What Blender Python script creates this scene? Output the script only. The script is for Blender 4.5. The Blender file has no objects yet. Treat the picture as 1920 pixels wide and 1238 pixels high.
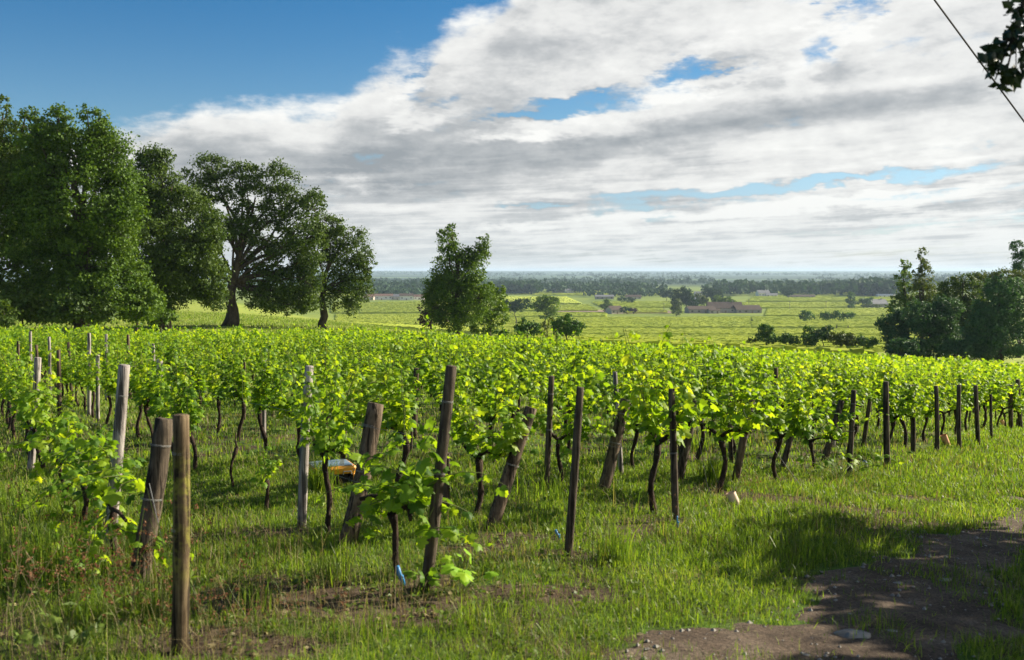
import bpy, math, random
import numpy as np
from mathutils import Vector, Matrix
R = math.radians
random.seed(7)
rng = np.random.default_rng(11)
scene = bpy.context.scene
COL = scene.collection

# ------------------------------------------------------------------ camera
EYE = 1.65                      # eye height over the ground the photographer stands on
FOC = 1866.7                    # 35 mm on a 36 mm sensor, in pixels of the 1920-wide photograph
PITCH = math.atan(111 / FOC)
cd = bpy.data.cameras.new('camera'); cam = bpy.data.objects.new('camera', cd); COL.objects.link(cam)
cam.location = (0, 0, EYE); cam.rotation_euler = (R(90) - PITCH, 0, 0)
cd.sensor_width = 36; cd.lens = 35; cd.clip_start = .05; cd.clip_end = 60000
cd.dof.use_dof = True; cd.dof.focus_distance = 17; cd.dof.aperture_fstop = 3.2
scene.camera = cam

# ------------------------------------------------------------------ light
SUN_AZ, SUN_EL = 66, 27         # degrees right of the view, degrees up
sd = bpy.data.lights.new('sun', 'SUN'); sun = bpy.data.objects.new('sun', sd); COL.objects.link(sun)
sd.energy = 5.0; sd.angle = R(.55); sd.color = (1, .90, .72)
sv = Vector((math.sin(R(SUN_AZ)) * math.cos(R(SUN_EL)), math.cos(R(SUN_AZ)) * math.cos(R(SUN_EL)), math.sin(R(SUN_EL))))
sun.rotation_euler = sv.to_track_quat('Z', 'Y').to_euler()
scene.view_settings.view_transform = 'Standard'; scene.view_settings.look = 'None'
scene.view_settings.gamma = 1; scene.view_settings.exposure = 1.3
scene.render.engine = 'CYCLES'
cy = scene.cycles
cy.max_bounces = 6; cy.diffuse_bounces = 3; cy.glossy_bounces = 2; cy.transmission_bounces = 4
cy.transparent_max_bounces = 4; cy.volume_bounces = 0; cy.use_denoising = True
cy.sample_clamp_indirect = 4

# ------------------------------------------------------------------ sky (world)
world = bpy.data.worlds.new('World'); scene.world = world; world.use_nodes = True
NT = world.node_tree; NT.nodes.clear()

class G:
    """tiny helper that strings shader maths together"""
    def __init__(s, nt): s.nt = nt
    def n(s, t, **k):
        x = s.nt.nodes.new(t)
        for a, b in k.items(): setattr(x, a, b)
        return x
    def put(s, sock, v):
        if isinstance(v, bpy.types.NodeSocket): s.nt.links.new(v, sock)
        else: sock.default_value = v
    def m(s, op, a, b=None, c=None, clamp=False):
        x = s.n('ShaderNodeMath', operation=op); x.use_clamp = clamp
        s.put(x.inputs[0], a)
        if b is not None: s.put(x.inputs[1], b)
        if c is not None: s.put(x.inputs[2], c)
        return x.outputs[0]
    def xyz(s, a, b, c):
        x = s.n('ShaderNodeCombineXYZ'); s.put(x.inputs[0], a); s.put(x.inputs[1], b); s.put(x.inputs[2], c); return x.outputs[0]
    def sep(s, v):
        x = s.n('ShaderNodeSeparateXYZ'); s.put(x.inputs[0], v); return x.outputs
    def step(s, v, lo, hi, a=0., b=1.):
        x = s.n('ShaderNodeMapRange', interpolation_type='SMOOTHSTEP'); s.put(x.inputs[0], v)
        for i, q in zip((1, 2, 3, 4), (lo, hi, a, b)): s.put(x.inputs[i], q)
        return x.outputs[0]
    def noise(s, v, scale, detail=4., rough=.5, dist=0., lac=2.):
        x = s.n('ShaderNodeTexNoise'); s.put(x.inputs['Vector'], v)
        for k, q in (('Scale', scale), ('Detail', detail), ('Roughness', rough), ('Distortion', dist), ('Lacunarity', lac)): s.put(x.inputs[k], q)
        return x.outputs[0]
    def mix(s, f, a, b, mode='MIX'):
        x = s.n('ShaderNodeMix', data_type='RGBA', blend_type=mode)
        s.put(x.inputs[0], f); s.put(x.inputs[6], a); s.put(x.inputs[7], b); return x.outputs[2]
    def ramp(s, f, stops):
        x = s.n('ShaderNodeValToRGB'); s.put(x.inputs[0], f); e = x.color_ramp.elements
        while len(e) < len(stops): e.new(.5)
        for el, (p, c) in zip(e, stops): el.position = p; el.color = (*c, 1)
        return x.outputs[0]

def azv(px, py):                # bearing and tan(elevation) of a point of the sky
    dx = (px - 960) / FOC; dz = -math.sin(PITCH) + (619 - py) / FOC * math.cos(PITCH); dy = math.cos(PITCH) + (619 - py) / FOC * math.sin(PITCH)
    return math.atan2(dx, dy), dz / math.hypot(dx, dy)

g = G(NT)
tc = g.n('ShaderNodeTexCoord').outputs['Generated']
dx, dy, dz = g.sep(tc)
az = g.m('ARCTAN2', dx, dy)
hyp = g.m('SQRT', g.m('ADD', g.m('MULTIPLY', dx, dx), g.m('MULTIPLY', dy, dy)))
el = g.m('MAXIMUM', g.m('DIVIDE', dz, g.m('MAXIMUM', hyp, .02)), 0.)
P0 = g.xyz(az, el, 0.)

SC = .9
def blobs(G_, vec, lst):
    tot = None
    for (px, py, rx, ry, rot, amt) in lst:
        a, v = azv(px, py)
        mp = G_.n('ShaderNodeMapping', vector_type='TEXTURE'); G_.put(mp.inputs[0], vec)
        mp.inputs[1].default_value = (a, v, 0); mp.inputs[2].default_value = (0, 0, R(rot)); mp.inputs[3].default_value = (rx / FOC, ry / FOC, 1)
        ln = G_.n('ShaderNodeVectorMath', operation='LENGTH'); G_.put(ln.inputs[0], mp.outputs[0])
        f = G_.step(ln.outputs['Value'], .1, 1.9, amt * SC, 0.)
        tot = f if tot is None else G_.m('ADD', tot, f)
    return tot

# cloud cover as a node group, sampled twice (here, and a little nearer to the sun)
cg = bpy.data.node_groups.new('cloud_cover', 'ShaderNodeTree')
cg.interface.new_socket('P', in_out='INPUT', socket_type='NodeSocketVector')
cg.interface.new_socket('Cover', in_out='OUTPUT', socket_type='NodeSocketFloat')
q = G(cg); gi = q.n('NodeGroupInput'); go = q.n('NodeGroupOutput')
a_, v_, _ = q.sep(gi.outputs[0])
vt = q.m('SUBTRACT', v_, q.m('MULTIPLY', a_, .07))
vt = q.m('MAXIMUM', vt, -.035)
qq = q.m('DIVIDE', 1., q.m('ADD', vt, .055))
pl = q.xyz(q.m('MULTIPLY', q.m('MULTIPLY', a_, qq), .8), qq, 0.)
n1 = q.noise(pl, 1.15, 6., .56, .15)
n1b = q.noise(pl, .42, 2., .5, .1)
n2 = q.noise(q.xyz(q.m('MULTIPLY', a_, 1.), q.m('MULTIPLY', v_, 1.6), 3.), 13., 9., .58, .2)
n3 = q.noise(q.xyz(a_, q.m('MULTIPLY', v_, 2.2), 8.), 38., 6., .62, .1)
fc = q.n('ShaderNodeFloatCurve'); cm = fc.mapping; cm.use_clip = False
pts = [(-900, 620), (0, 330), (240, 262), (330, 228), (430, 206), (500, 222), (560, 216), (650, 206), (688, 150), (735, 140), (800, 128), (835, 60), (870, 30), (930, 22), (985, -40), (1100, -180), (1920, -600)]
cv = cm.curves[0]
P_ = [((azv(p, 508)[0] + 1.6) / 3.2, .5 + azv(960, y)[1]) for p, y in pts]
while len(cv.points) < len(P_): cv.points.new(.5, .5)
for c_, (a__, b__) in zip(cv.points, P_): c_.location = (a__, b__); c_.handle_type = 'VECTOR'
cm.update()
q.put(fc.inputs[1], q.m('DIVIDE', q.m('ADD', a_, 1.6), 3.2))
vb = q.m('SUBTRACT', fc.outputs[0], .5)
edge = q.m('DIVIDE', q.m('SUBTRACT', vb, v_), .03)
edge = q.m('MAXIMUM', q.m('MINIMUM', edge, 1.), -1.)
wz = q.n('ShaderNodeTexNoise'); q.put(wz.inputs['Vector'], q.xyz(a_, q.m('MULTIPLY', v_, 2.5), 5.)); wz.inputs['Scale'].default_value = 16.; wz.inputs['Detail'].default_value = 8.; wz.inputs['Roughness'].default_value = .62
wo_ = q.n('ShaderNodeVectorMath', operation='MULTIPLY_ADD'); q.put(wo_.inputs[0], wz.outputs['Color']); wo_.inputs[1].default_value = (.17, .055, 0); wv = q.n('ShaderNodeVectorMath', operation='SUBTRACT'); q.put(wv.inputs[0], gi.outputs[0]); wv.inputs[1].default_value = (.085, .0275, 0); q.put(wo_.inputs[2], wv.outputs[0])
gaps = blobs(q, wo_.outputs[0], [(1110, 188, 140, 19, 6, .42), (1300, 128, 60, 16, 8, .34), (1535, 85, 34, 44, -30, .26), (1606, 14, 44, 26, 20, .36), (1210, 205, 50, 10, 0, .2),
    (695, 303, 44, 16, 6, .40), (1290, 366, 250, 13, 4, .46), (1690, 332, 230, 11, 5, .44), (1000, 384, 60, 8, 0, .36), (1830, 405, 150, 12, 4, .30), (660, 415, 70, 8, 0, .26),
    (1420, 100, 30, 14, 30, .2), (1780, 245, 60, 10, 10, .12), (1500, 432, 260, 7, 1, .2), (1050, 216, 60, 12, 0, .3), (790, 178, 40, 14, 30, .2), (880, 470, 240, 10, 0, .12), (1500, 478, 400, 12, 0, .25), (840, 190, 60, 8, 5, .22), (1130, 165, 160, 8, 8, .2), (1350, 60, 60, 10, 25, .16), (1000, 215, 90, 9, 3, .22), (1750, 280, 120, 6, 6, .16), (560, 360, 90, 7, 0, .16), (1250, 395, 200, 5, 3, .22), (1650, 372, 120, 6, 6, .2), (1850, 355, 120, 7, 5, .26), (780, 130, 30, 10, 20, .2)])
cov = q.m('ADD', q.m('MULTIPLY', edge, .32), q.m('MULTIPLY', n1, .75))
cov = q.m('ADD', cov, q.m('MULTIPLY', n1b, .35))
cov = q.m('ADD', cov, q.m('MULTIPLY', n2, .62))
cov = q.m('ADD', cov, q.m('MULTIPLY', n3, .40))
cov = q.m('SUBTRACT', cov, gaps)
q.put(go.inputs[0], cov)

def cover(vec):
    x = g.n('ShaderNodeGroup'); x.node_tree = cg; g.put(x.inputs[0], vec); return x.outputs[0]
c0 = cover(P0)
off = g.n('ShaderNodeVectorMath', operation='ADD'); g.put(off.inputs[0], P0); off.inputs[1].default_value = (.016, .022, 0)
c1 = cover(off.outputs[0])
alpha = g.step(c0, .90, 1.24)
lit = g.m('ADD', g.m('MULTIPLY', g.m('SUBTRACT', c0, c1), 1.35), .72)
thick = g.step(c0, 1.12, 1.55)
dark = blobs(g, P0, [(1110, 262, 290, 40, 3, .30), (800, 300, 190, 34, -2, .22), (1560, 205, 210, 24, 2, .32), (1600, 138, 210, 15, 3, .28), (1780, 392, 230, 11, 5, .24), (320, 262, 130, 34, 3, .26),
    (540, 300, 200, 30, 0, .12), (950, 95, 80, 60, 0, .10), (900, 230, 120, 16, 6, .12), (1330, 415, 200, 9, 3, .18), (760, 350, 220, 16, 0, .16), (620, 470, 300, 20, 0, .12), (1830, 150, 100, 30, 0, .12)])
side = g.step(az, -.5, .45, -.20, .16)
br = g.m('SUBTRACT', lit, g.m('MULTIPLY', thick, .26))
br = g.m('SUBTRACT', br, g.m('MULTIPLY', dark, 1.5)); br = g.m('ADD', br, side)
wisp = g.noise(g.xyz(g.m('MULTIPLY', az, 1.), g.m('MULTIPLY', el, 2.4), 1.), 12., 9., .6)
br = g.m('ADD', br, g.m('MULTIPLY', g.m('SUBTRACT', wisp, .5), .55))
qh = g.m('DIVIDE', 1., g.m('ADD', g.m('SUBTRACT', el, g.m('MULTIPLY', az, .03)), .05)); band = g.noise(g.xyz(g.m('MULTIPLY', g.m('MULTIPLY', az, qh), .55), qh, 7.), 1.5, 7., .6, .2)
br = g.m('ADD', br, g.m('MULTIPLY', g.m('MULTIPLY', g.m('SUBTRACT', band, .53), g.step(el, .17, .05)), 1.6))
br = g.m('MINIMUM', g.m('MAXIMUM', br, 0.), 1.)
ccol = g.ramp(br, [(0., (.31, .335, .355)), (.35, (.50, .515, .52)), (.62, (.74, .74, .725)), (1., (.91, .905, .875))])
ccol = g.mix(g.step(el, .0, .10, .6, 0.), ccol, (.72, .755, .76, 1))
sky = g.n('ShaderNodeTexSky', sky_type='NISHITA'); sky.sun_disc = False
sky.sun_elevation = R(SUN_EL); sky.sun_rotation = R(SUN_AZ); sky.altitude = 100; sky.air_density = 1.; sky.dust_density = .8; sky.ozone_density = 1.6
skyc = g.mix(1., sky.outputs[0], (.10, .10, .10, 1), 'MULTIPLY')
skyc = g.mix(1., skyc, g.ramp(g.step(el, 0., .30), [(0., (.80, .93, 1.25)), (.35, (.70, .97, 1.12)), (1., (.24, .68, 1.0))]), 'MULTIPLY')
fin = g.mix(g.m('MULTIPLY', alpha, .97), skyc, ccol)
low = g.step(dz, -.05, 0.)
fin = g.mix(low, (.12, .16, .12, 1), fin)
bg = g.n('ShaderNodeBackground'); g.put(bg.inputs[0], fin); bg.inputs[1].default_value = .45
wo = g.n('ShaderNodeOutputWorld'); NT.links.new(bg.outputs[0], wo.inputs[0])
world.cycles.sampling_method = 'MANUAL'; world.cycles.sample_map_resolution = 512

# ================================================================== terrain
TPX = np.array([-900, 0, 430, 640, 860, 1000, 1400, 1920, 2800.])
TU = (TPX - 960) / FOC
TT = {  # metres below the eye, by distance and bearing
 20: [2.75, 2.75, 2.78, 2.8, 2.84, 2.9, 3.2, 3.5, 3.6],
 30: [3.1, 3.2, 3.3, 3.35, 3.45, 3.6, 4.0, 4.7, 5.0],
 45: [4.0, 4.0, 4.05, 4.1, 4.4, 4.6, 5.3, 6.2, 6.8],
 60: [4.7, 4.7, 4.75, 4.85, 5.25, 5.6, 6.6, 7.8, 8.5],
 75: [4.8, 4.8, 4.85, 5.2, 6.1, 6.7, 7.7, 9.1, 10],
 87: [4.7, 4.7, 4.8, 5.35, 6.25, 7.4, 8.4, 9.9, 10.7],
 110: [4.8, 4.8, 5.4, 6.1, 6.9, 8.9, 9.9, 11.3, 12],
 160: [5.4, 5.5, 6.6, 8, 10.5, 11.6, 12.8, 14, 15],
 250: [6.8, 6.8, 8.6, 13, 16.8, 17.6, 18.7, 20, 21],
 400: [9, 9, 12, 21.5, 26, 27, 27.8, 28.5, 29],
 600: [14, 14, 22, 31.5, 33.5, 34, 34.5, 35, 35],
 860: [25, 25, 33, 37, 36.5, 36.5, 36.5, 36.5, 36.5],
 1300: [36, 36, 37, 37.5, 37, 37, 37, 37, 37],
 2000: [37] * 9, 3000: [37] * 9, 5000: [34, 34, 34, 34, 34, 35, 36, 36, 36], 8000: [22, 22, 22, 22, 23, 26, 30, 32, 32],
 12000: [3] * 5 + [4, 5, 7, 9], 16000: [0, 0, 0, 0, 0, 1, 2, 3, 5], 24000: [-2] * 9}
TD = np.log(np.array(sorted(TT), float)); TV = np.array([TT[k] for k in sorted(TT)], float)

def _vn(x, y, seed):            # smooth value noise 0..1
    xi = np.floor(x).astype(np.int64); yi = np.floor(y).astype(np.int64); fx = x - xi; fy = y - yi
    fx = fx * fx * (3 - 2 * fx); fy = fy * fy * (3 - 2 * fy)
    def h(a, b):
        n = (a * 374761393 + b * 668265263 + seed * 982451653) & 0xffffffff
        n = ((n ^ (n >> 13)) * 1274126177) & 0xffffffff
        return ((n ^ (n >> 16)) & 0xffff) / 65535.
    return (h(xi, yi) * (1 - fx) + h(xi + 1, yi) * fx) * (1 - fy) + (h(xi, yi + 1) * (1 - fx) + h(xi + 1, yi + 1) * fx) * fy
def fbm(x, y, seed=0, o=4):
    x = np.asarray(x, float); y = np.asarray(y, float); s = 0; a = .5; t = 0
    for i in range(o):
        s = s + a * _vn(x + 17.3 * i, y - 9.1 * i, seed + i); t += a; a *= .5; x = x * 2.03; y = y * 2.03
    return s / t

def height(x, y):
    x = np.asarray(x, float); y = np.asarray(y, float)
    r = np.hypot(x, y) + 1e-6; an = np.clip(np.arctan2(x, y), -.72, .76); dd = r * np.cos(an); u = np.tan(an)
    lat = np.where(x > 0, .06 * np.minimum(x, 18), .02 * np.maximum(x, -20) * -1)
    near = 1.65 + .058 * np.maximum(y, -12) + lat
    L = np.log(np.clip(dd, 20, 24000)); i = np.clip(np.searchsorted(TD, L, side='right') - 1, 0, len(TD) - 2)
    t = (L - TD[i]) / (TD[i + 1] - TD[i])
    uu = np.clip(u, TU[0], TU[-1]); j = np.clip(np.searchsorted(TU, uu, side='right') - 1, 0, len(TU) - 2)
    s = (uu - TU[j]) / (TU[j + 1] - TU[j]); s = np.clip(s, 0, 1)
    far = (TV[i, j] * (1 - s) + TV[i, j + 1] * s) * (1 - t) + (TV[i + 1, j] * (1 - s) + TV[i + 1, j + 1] * s) * t
    w = np.clip((r - 16) / 22, 0, 1); w = w * w * (3 - 2 * w)
    z = EYE - (near * (1 - w) + far * w)
    z = z + (fbm(x * .35, y * .35, 3, 3) - .5) * .10 * np.clip(1.3 - r / 60, 0, 1)
    k = np.clip((r - 4500) / 6000, 0, 1)
    z = z + k * (fbm(x / 1500, y / 900, 21, 5) - .5) * 18 - k * 6
    return z
H = lambda x, y: float(height(x, y))

def ray(px, py):
    return np.array([(px - 960) / FOC, math.cos(PITCH) + (619 - py) / FOC * math.sin(PITCH), -math.sin(PITCH) + (619 - py) / FOC * math.cos(PITCH)])
_S = np.exp(np.linspace(math.log(2.), math.log(20000), 4000))
def at(px, py, up=0.):          # where the line of sight through a pixel first comes within `up` of the ground
    d = ray(px, py); x = d[0] * _S; y = d[1] * _S; z = EYE + d[2] * _S
    k = np.nonzero(z < height(x, y) + up)[0]
    i = k[0] if len(k) else len(_S) - 1
    return float(x[i]), float(y[i]), float(height(x[i], y[i]))
def atD(px, D):                 # ground at a bearing and a distance
    x = (px - 960) / FOC * D; return x, D, H(x, D)
def pt(px, py, D):              # a point in the air
    d = ray(px, py); return np.array([d[0] / d[1] * D, D, EYE + d[2] / d[1] * D])

# ================================================================== mesh helpers
def mesh(name, V, F, mats, mi=None, smooth=False, attr=None):
    """V (n,3), F a list of index arrays (m,k) or one array"""
    me = bpy.data.meshes.new(name)
    V = np.asarray(V, np.float32)
    if isinstance(F, np.ndarray): F = [F]
    F = [np.asarray(f, np.int32) for f in F if len(f)]
    loops = np.concatenate([f.ravel() for f in F]); tot = np.concatenate([np.full(len(f), f.shape[1], np.int32) for f in F])
    me.vertices.add(len(V)); me.vertices.foreach_set('co', V.ravel())
    me.loops.add(len(loops)); me.loops.foreach_set('vertex_index', loops)
    me.polygons.add(len(tot)); me.polygons.foreach_set('loop_start', np.concatenate([[0], np.cumsum(tot)[:-1]]).astype(np.int32))
    me.polygons.foreach_set('loop_total', tot)
    if mi is not None: me.polygons.foreach_set('material_index', np.asarray(mi, np.int32))
    me.polygons.foreach_set('use_smooth', np.full(len(tot), smooth))
    if attr is not None:
        for k, a in attr.items():
            t = me.attributes.new(k, 'FLOAT', 'FACE'); t.data.foreach_set('value', np.asarray(a, np.float32))
    for m in (mats if isinstance(mats, (list, tuple)) else [mats]): me.materials.append(m)
    me.update(calc_edges=True)
    return me
class MB:
    """gathers verts and faces of several shapes into one mesh"""
    def __init__(s): s.V = []; s.F = {}; s.M = {}; s.n = 0
    def add(s, V, F, mi=0):
        V = np.asarray(V, float); s.V.append(V)
        for f in (F if isinstance(F, list) else [F]):
            f = np.asarray(f)
            s.F.setdefault(f.shape[1], []).append(f + s.n); s.M.setdefault(f.shape[1], []).append(np.full(len(f), mi))
        s.n += len(V); return s
    def box(s, c, d, mi=0, rz=0., M=None):
        V = np.array([(i, j, k) for k in (-.5, .5) for j in (-.5, .5) for i in (-.5, .5)]) * np.array(d)
        V = V @ rot(rz).T if rz else V
        V = V + np.array(c)
        return s.add(V, np.array([(0, 2, 3, 1), (4, 5, 7, 6), (0, 1, 5, 4), (2, 6, 7, 3), (0, 4, 6, 2), (1, 3, 7, 5)]), mi)
    def tube(s, P, rad, seg=8, mi=0, cap=True, wob=0.):
        P = np.asarray(P, float); rad = np.broadcast_to(rad, len(P)); n = len(P)
        T = np.gradient(P, axis=0); T /= np.linalg.norm(T, axis=1)[:, None] + 1e-9
        a = np.array([1., .13, 0]) if abs(T[0][2]) > .6 else np.array([0, 0, 1.])
        V = []
        for i in range(n):
            e1 = np.cross(T[i], a); e1 /= np.linalg.norm(e1) + 1e-9; e2 = np.cross(T[i], e1)
            th = np.arange(seg) * 2 * math.pi / seg
            rr = rad[i] * (1 + (rng.uniform(-wob, wob, seg) if wob else 0))
            V.append(P[i] + np.outer(np.cos(th) * rr, e1) + np.outer(np.sin(th) * rr, e2))
        V = np.concatenate(V); F = []
        for i in range(n - 1):
            for k in range(seg): F.append((i * seg + k, i * seg + (k + 1) % seg, (i + 1) * seg + (k + 1) % seg, (i + 1) * seg + k))
        s.add(V, np.array(F), mi)
        if cap:
            m0 = s.n; s.add(np.array([P[0], P[-1]]), np.zeros((0, 3), int), mi)
            b = m0 - len(V); tr = []
            for k in range(seg):
                tr.append((b + k, m0, b + (k + 1) % seg)); tr.append((b + (n - 1) * seg + k, b + (n - 1) * seg + (k + 1) % seg, m0 + 1))
            s.F.setdefault(3, []).append(np.array(tr)); s.M.setdefault(3, []).append(np.full(len(tr), mi))
        return s
    def mesh(s, name, mats, smooth=False):
        F = []; M = []
        for k in s.F:
            f = np.concatenate(s.F[k])
            if len(f): F.append(f); M.append(np.concatenate(s.M[k]))
        return mesh(name, np.concatenate(s.V), F, mats, np.concatenate(M), smooth)
def rot(a):
    c, s = math.cos(a), math.sin(a); return np.array([[c, -s, 0], [s, c, 0], [0, 0, 1.]])
def link(name, data, parent=None, loc=(0, 0, 0), rz=0., label=None, cat=None, group=None, kind=None, scale=None):
    o = bpy.data.objects.new(name, data); COL.objects.link(o); o.parent = parent
    o.location = loc; o.rotation_euler = (0, 0, rz)
    if scale is not None: o.scale = (scale,) * 3 if isinstance(scale, (int, float)) else scale
    if label: o['label'] = label
    if cat: o['category'] = cat
    if group: o['group'] = group
    if kind: o['kind'] = kind
    return o

# ================================================================== materials
def mat(name, cols, scale=3., rough=.85, bump=0., detail=5., stretch=(1, 1, 1), spec=.25, coord='Object', metal=0., bscale=None):
    m = bpy.data.materials.new(name); m.use_nodes = True; nt = m.node_tree; k = G(nt); b = nt.nodes['Principled BSDF']
    mp = k.n('ShaderNodeMapping'); k.put(mp.inputs[0], k.n('ShaderNodeTexCoord').outputs[coord]); mp.inputs[3].default_value = stretch
    f = k.noise(mp.outputs[0], scale, detail, .6)
    st = [(.30 + .4 * i / max(1, len(cols) - 1), c) for i, c in enumerate(cols)]
    k.put(b.inputs['Base Color'], k.ramp(f, st) if len(cols) > 1 else (*cols[0], 1))
    b.inputs['Roughness'].default_value = rough; b.inputs['Specular IOR Level'].default_value = spec; b.inputs['Metallic'].default_value = metal
    if bump:
        bp = k.n('ShaderNodeBump'); bp.inputs['Strength'].default_value = bump; bp.inputs['Distance'].default_value = .02
        k.put(bp.inputs['Height'], k.noise(mp.outputs[0], bscale or scale * 3, 5., .6)); k.put(b.inputs['Normal'], bp.outputs[0])
    return m
def leafmat(name, cols, trans=.45, tcol=(1.5, 1.35, .6), rough=.5, spec=.35, scale=.6, isl=.75):
    """foliage: each leaf its own tone, light passing through it"""
    m = bpy.data.materials.new(name); m.use_nodes = True; nt = m.node_tree; k = G(nt); b = nt.nodes['Principled BSDF']
    ge = k.n('ShaderNodeNewGeometry'); oi = k.n('ShaderNodeObjectInfo')
    f = k.m('MULTIPLY', ge.outputs['Random Per Island'], isl)
    f = k.m('ADD', f, k.m('MULTIPLY', k.m('SUBTRACT', k.noise(ge.outputs['Position'], scale, 2.), .5), 1.0 - isl * .3))
    f = k.m('ADD', f, k.m('MULTIPLY', k.m('SUBTRACT', oi.outputs['Random'], .5), .16))
    f = k.m('ADD', f, (1 - isl) * .5, clamp=True)
    c = k.ramp(f, [(i / (len(cols) - 1), q_) for i, q_ in enumerate(cols)])
    k.put(b.inputs['Base Color'], c); b.inputs['Roughness'].default_value = rough; b.inputs['Specular IOR Level'].default_value = spec
    if trans:
        t = k.n('ShaderNodeBsdfTranslucent'); k.put(t.inputs[0], k.mix(1., c, (*tcol, 1), 'MULTIPLY'))
        x = k.n('ShaderNodeMixShader'); x.inputs[0].default_value = trans
        nt.links.new(b.outputs[0], x.inputs[1]); nt.links.new(t.outputs[0], x.inputs[2])
        nt.links.new(x.outputs[0], nt.nodes['Material Output'].inputs[0])
    return m
M_vine = leafmat('vine_leaf', [(.035, .095, .014), (.09, .185, .018), (.16, .29, .02), (.25, .375, .026), (.34, .43, .036)], .55, (1.75, 1.5, .45), .5, .22, 1.2, .62)
M_vinefar = leafmat('vine_leaf_distant', [(.05, .12, .014), (.15, .26, .022), (.27, .37, .028), (.36, .435, .038), (.43, .48, .05)], .52, (1.7, 1.5, .45), .55, .18, .25, .66)
M_oak = leafmat('oak_leaf', [(.024, .050, .011), (.045, .085, .014), (.075, .125, .019), (.11, .165, .025)], .3, (1.5, 1.4, .5), .55, .2, .35, .6)
M_elm = leafmat('elm_leaf', [(.03, .065, .010), (.058, .115, .013), (.10, .175, .018), (.16, .24, .025)], .32, (1.5, 1.4, .5), .55, .2, .3, .6)
M_blue = leafmat('blue_green_leaf', [(.02, .055, .026), (.036, .09, .038), (.058, .13, .05), (.08, .16, .055)], .25, (1.4, 1.3, .6), .6, .15, .3, .6)
M_olive = leafmat('olive_leaf', [(.03, .055, .01), (.055, .09, .014), (.085, .12, .02), (.11, .14, .025)], .3, (1.5, 1.4, .5), .55, .2, .3, .6)
M_purple = leafmat('purple_leaf', [(.014, .008, .014), (.03, .014, .022), (.05, .024, .03), (.06, .035, .03)], .2, (1.5, 1., .8), .55, .2, .5, .6)
M_bush = leafmat('bush_leaf', [(.022, .065, .016), (.042, .11, .02), (.07, .15, .025), (.10, .19, .03)], .3, (1.5, 1.4, .5), .55, .2, .5, .6)
M_wood = leafmat('wood_leaf', [(.012, .035, .014), (.02, .055, .018), (.032, .075, .022), (.045, .095, .025)], .15, (1.4, 1.3, .6), .7, .1, .05, .5)
M_grass = leafmat('grass_blade', [(.34, .29, .13), (.14, .15, .04), (.06, .11, .016), (.105, .18, .02), (.165, .25, .024), (.23, .31, .032), (.33, .36, .08)], .48, (1.3, 1.35, .5), .5, .3, .8, .7)
M_dry = leafmat('dry_grass', [(.16, .13, .06), (.25, .21, .11), (.34, .30, .17)], .3, (1.3, 1.2, .7), .7, .1, 2., .8)
M_seed = leafmat('seed_head', [(.10, .04, .025), (.19, .09, .05), (.28, .16, .09)], .3, (1.3, 1., .8), .8, .1, 2., .8)
M_shoot = leafmat('young_vine_leaf', [(.20, .42, .02), (.30, .52, .03), (.40, .58, .04)], .5, (1.5, 1.35, .5), .4, .4, 5., .8)
M_weed = leafmat('weed_leaf', [(.06, .11, .018), (.10, .16, .022), (.15, .21, .03)], .4, (1.4, 1.35, .5), .5, .3, 2., .8)
M_bark = mat('vine_bark', [(.012, .008, .006), (.035, .022, .015), (.07, .045, .03)], 22, .95, .9, stretch=(1, 1, .3))
M_trunk = mat('tree_bark', [(.02, .016, .012), (.05, .04, .03), (.09, .075, .055)], 3, .95, .8, stretch=(1, 1, .3))
M_cane = mat('vine_cane', [(.06, .09, .02), (.12, .13, .03)], 9, .7)

def postmat(name, cols, moss=0., moss_z=(.55, .85)):
    m = bpy.data.materials.new(name); m.use_nodes = True; nt = m.node_tree; k = G(nt); b = nt.nodes['Principled BSDF']
    tc_ = k.n('ShaderNodeTexCoord').outputs['Object']
    mp = k.n('ShaderNodeMapping'); k.put(mp.inputs[0], tc_); mp.inputs[3].default_value = (1, 1, .05)
    oi = k.n('ShaderNodeObjectInfo')
    ad = k.n('ShaderNodeVectorMath', operation='ADD'); k.put(ad.inputs[0], mp.outputs[0]); k.put(ad.inputs[1], k.m('MULTIPLY', oi.outputs['Random'], 30.))
    grain = k.noise(ad.outputs[0], 55., 8., .7, .4); big = k.noise(tc_, 7., 5., .6)
    f = k.m('ADD', k.m('MULTIPLY', grain, .65), k.m('MULTIPLY', big, .35))
    c = k.ramp(f, [(.33 + .36 * i / (len(cols) - 1), q_) for i, q_ in enumerate(cols)])
    crack = k.step(k.noise(ad.outputs[0], 26., 3., .5, .2), .40, .46, .25, 1.)
    c = k.mix(1., c, k.xyz(crack, crack, crack), 'MULTIPLY')
    if moss:
        z = k.sep(tc_)[2]
        mm = k.m('MULTIPLY', k.m('MULTIPLY', k.step(z, moss_z[0] - .15, moss_z[0] + .1), k.step(z, moss_z[1], moss_z[1] + .15, 1., 0.)), k.step(k.noise(tc_, 14., 6., .7), .42, .60))
        c = k.mix(k.m('MULTIPLY', mm, moss), c, (.20, .19, .03, 1))
    soil = k.step(k.m('ADD', k.sep(tc_)[2], k.m('MULTIPLY', big, .1)), .05, .16, .7, 0.)
    c = k.mix(soil, c, (.05, .032, .02, 1))
    k.put(b.inputs['Base Color'], c); b.inputs['Roughness'].default_value = .9; b.inputs['Specular IOR Level'].default_value = .2
    bp = k.n('ShaderNodeBump'); bp.inputs['Strength'].default_value = .9; bp.inputs['Distance'].default_value = .008
    k.put(bp.inputs['Height'], k.m('ADD', grain, k.m('MULTIPLY', crack, .8))); k.put(b.inputs['Normal'], bp.outputs[0])
    return m
M_post = postmat('weathered_post', [(.03, .019, .012), (.08, .056, .038), (.155, .115, .08), (.24, .19, .13)])
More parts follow.
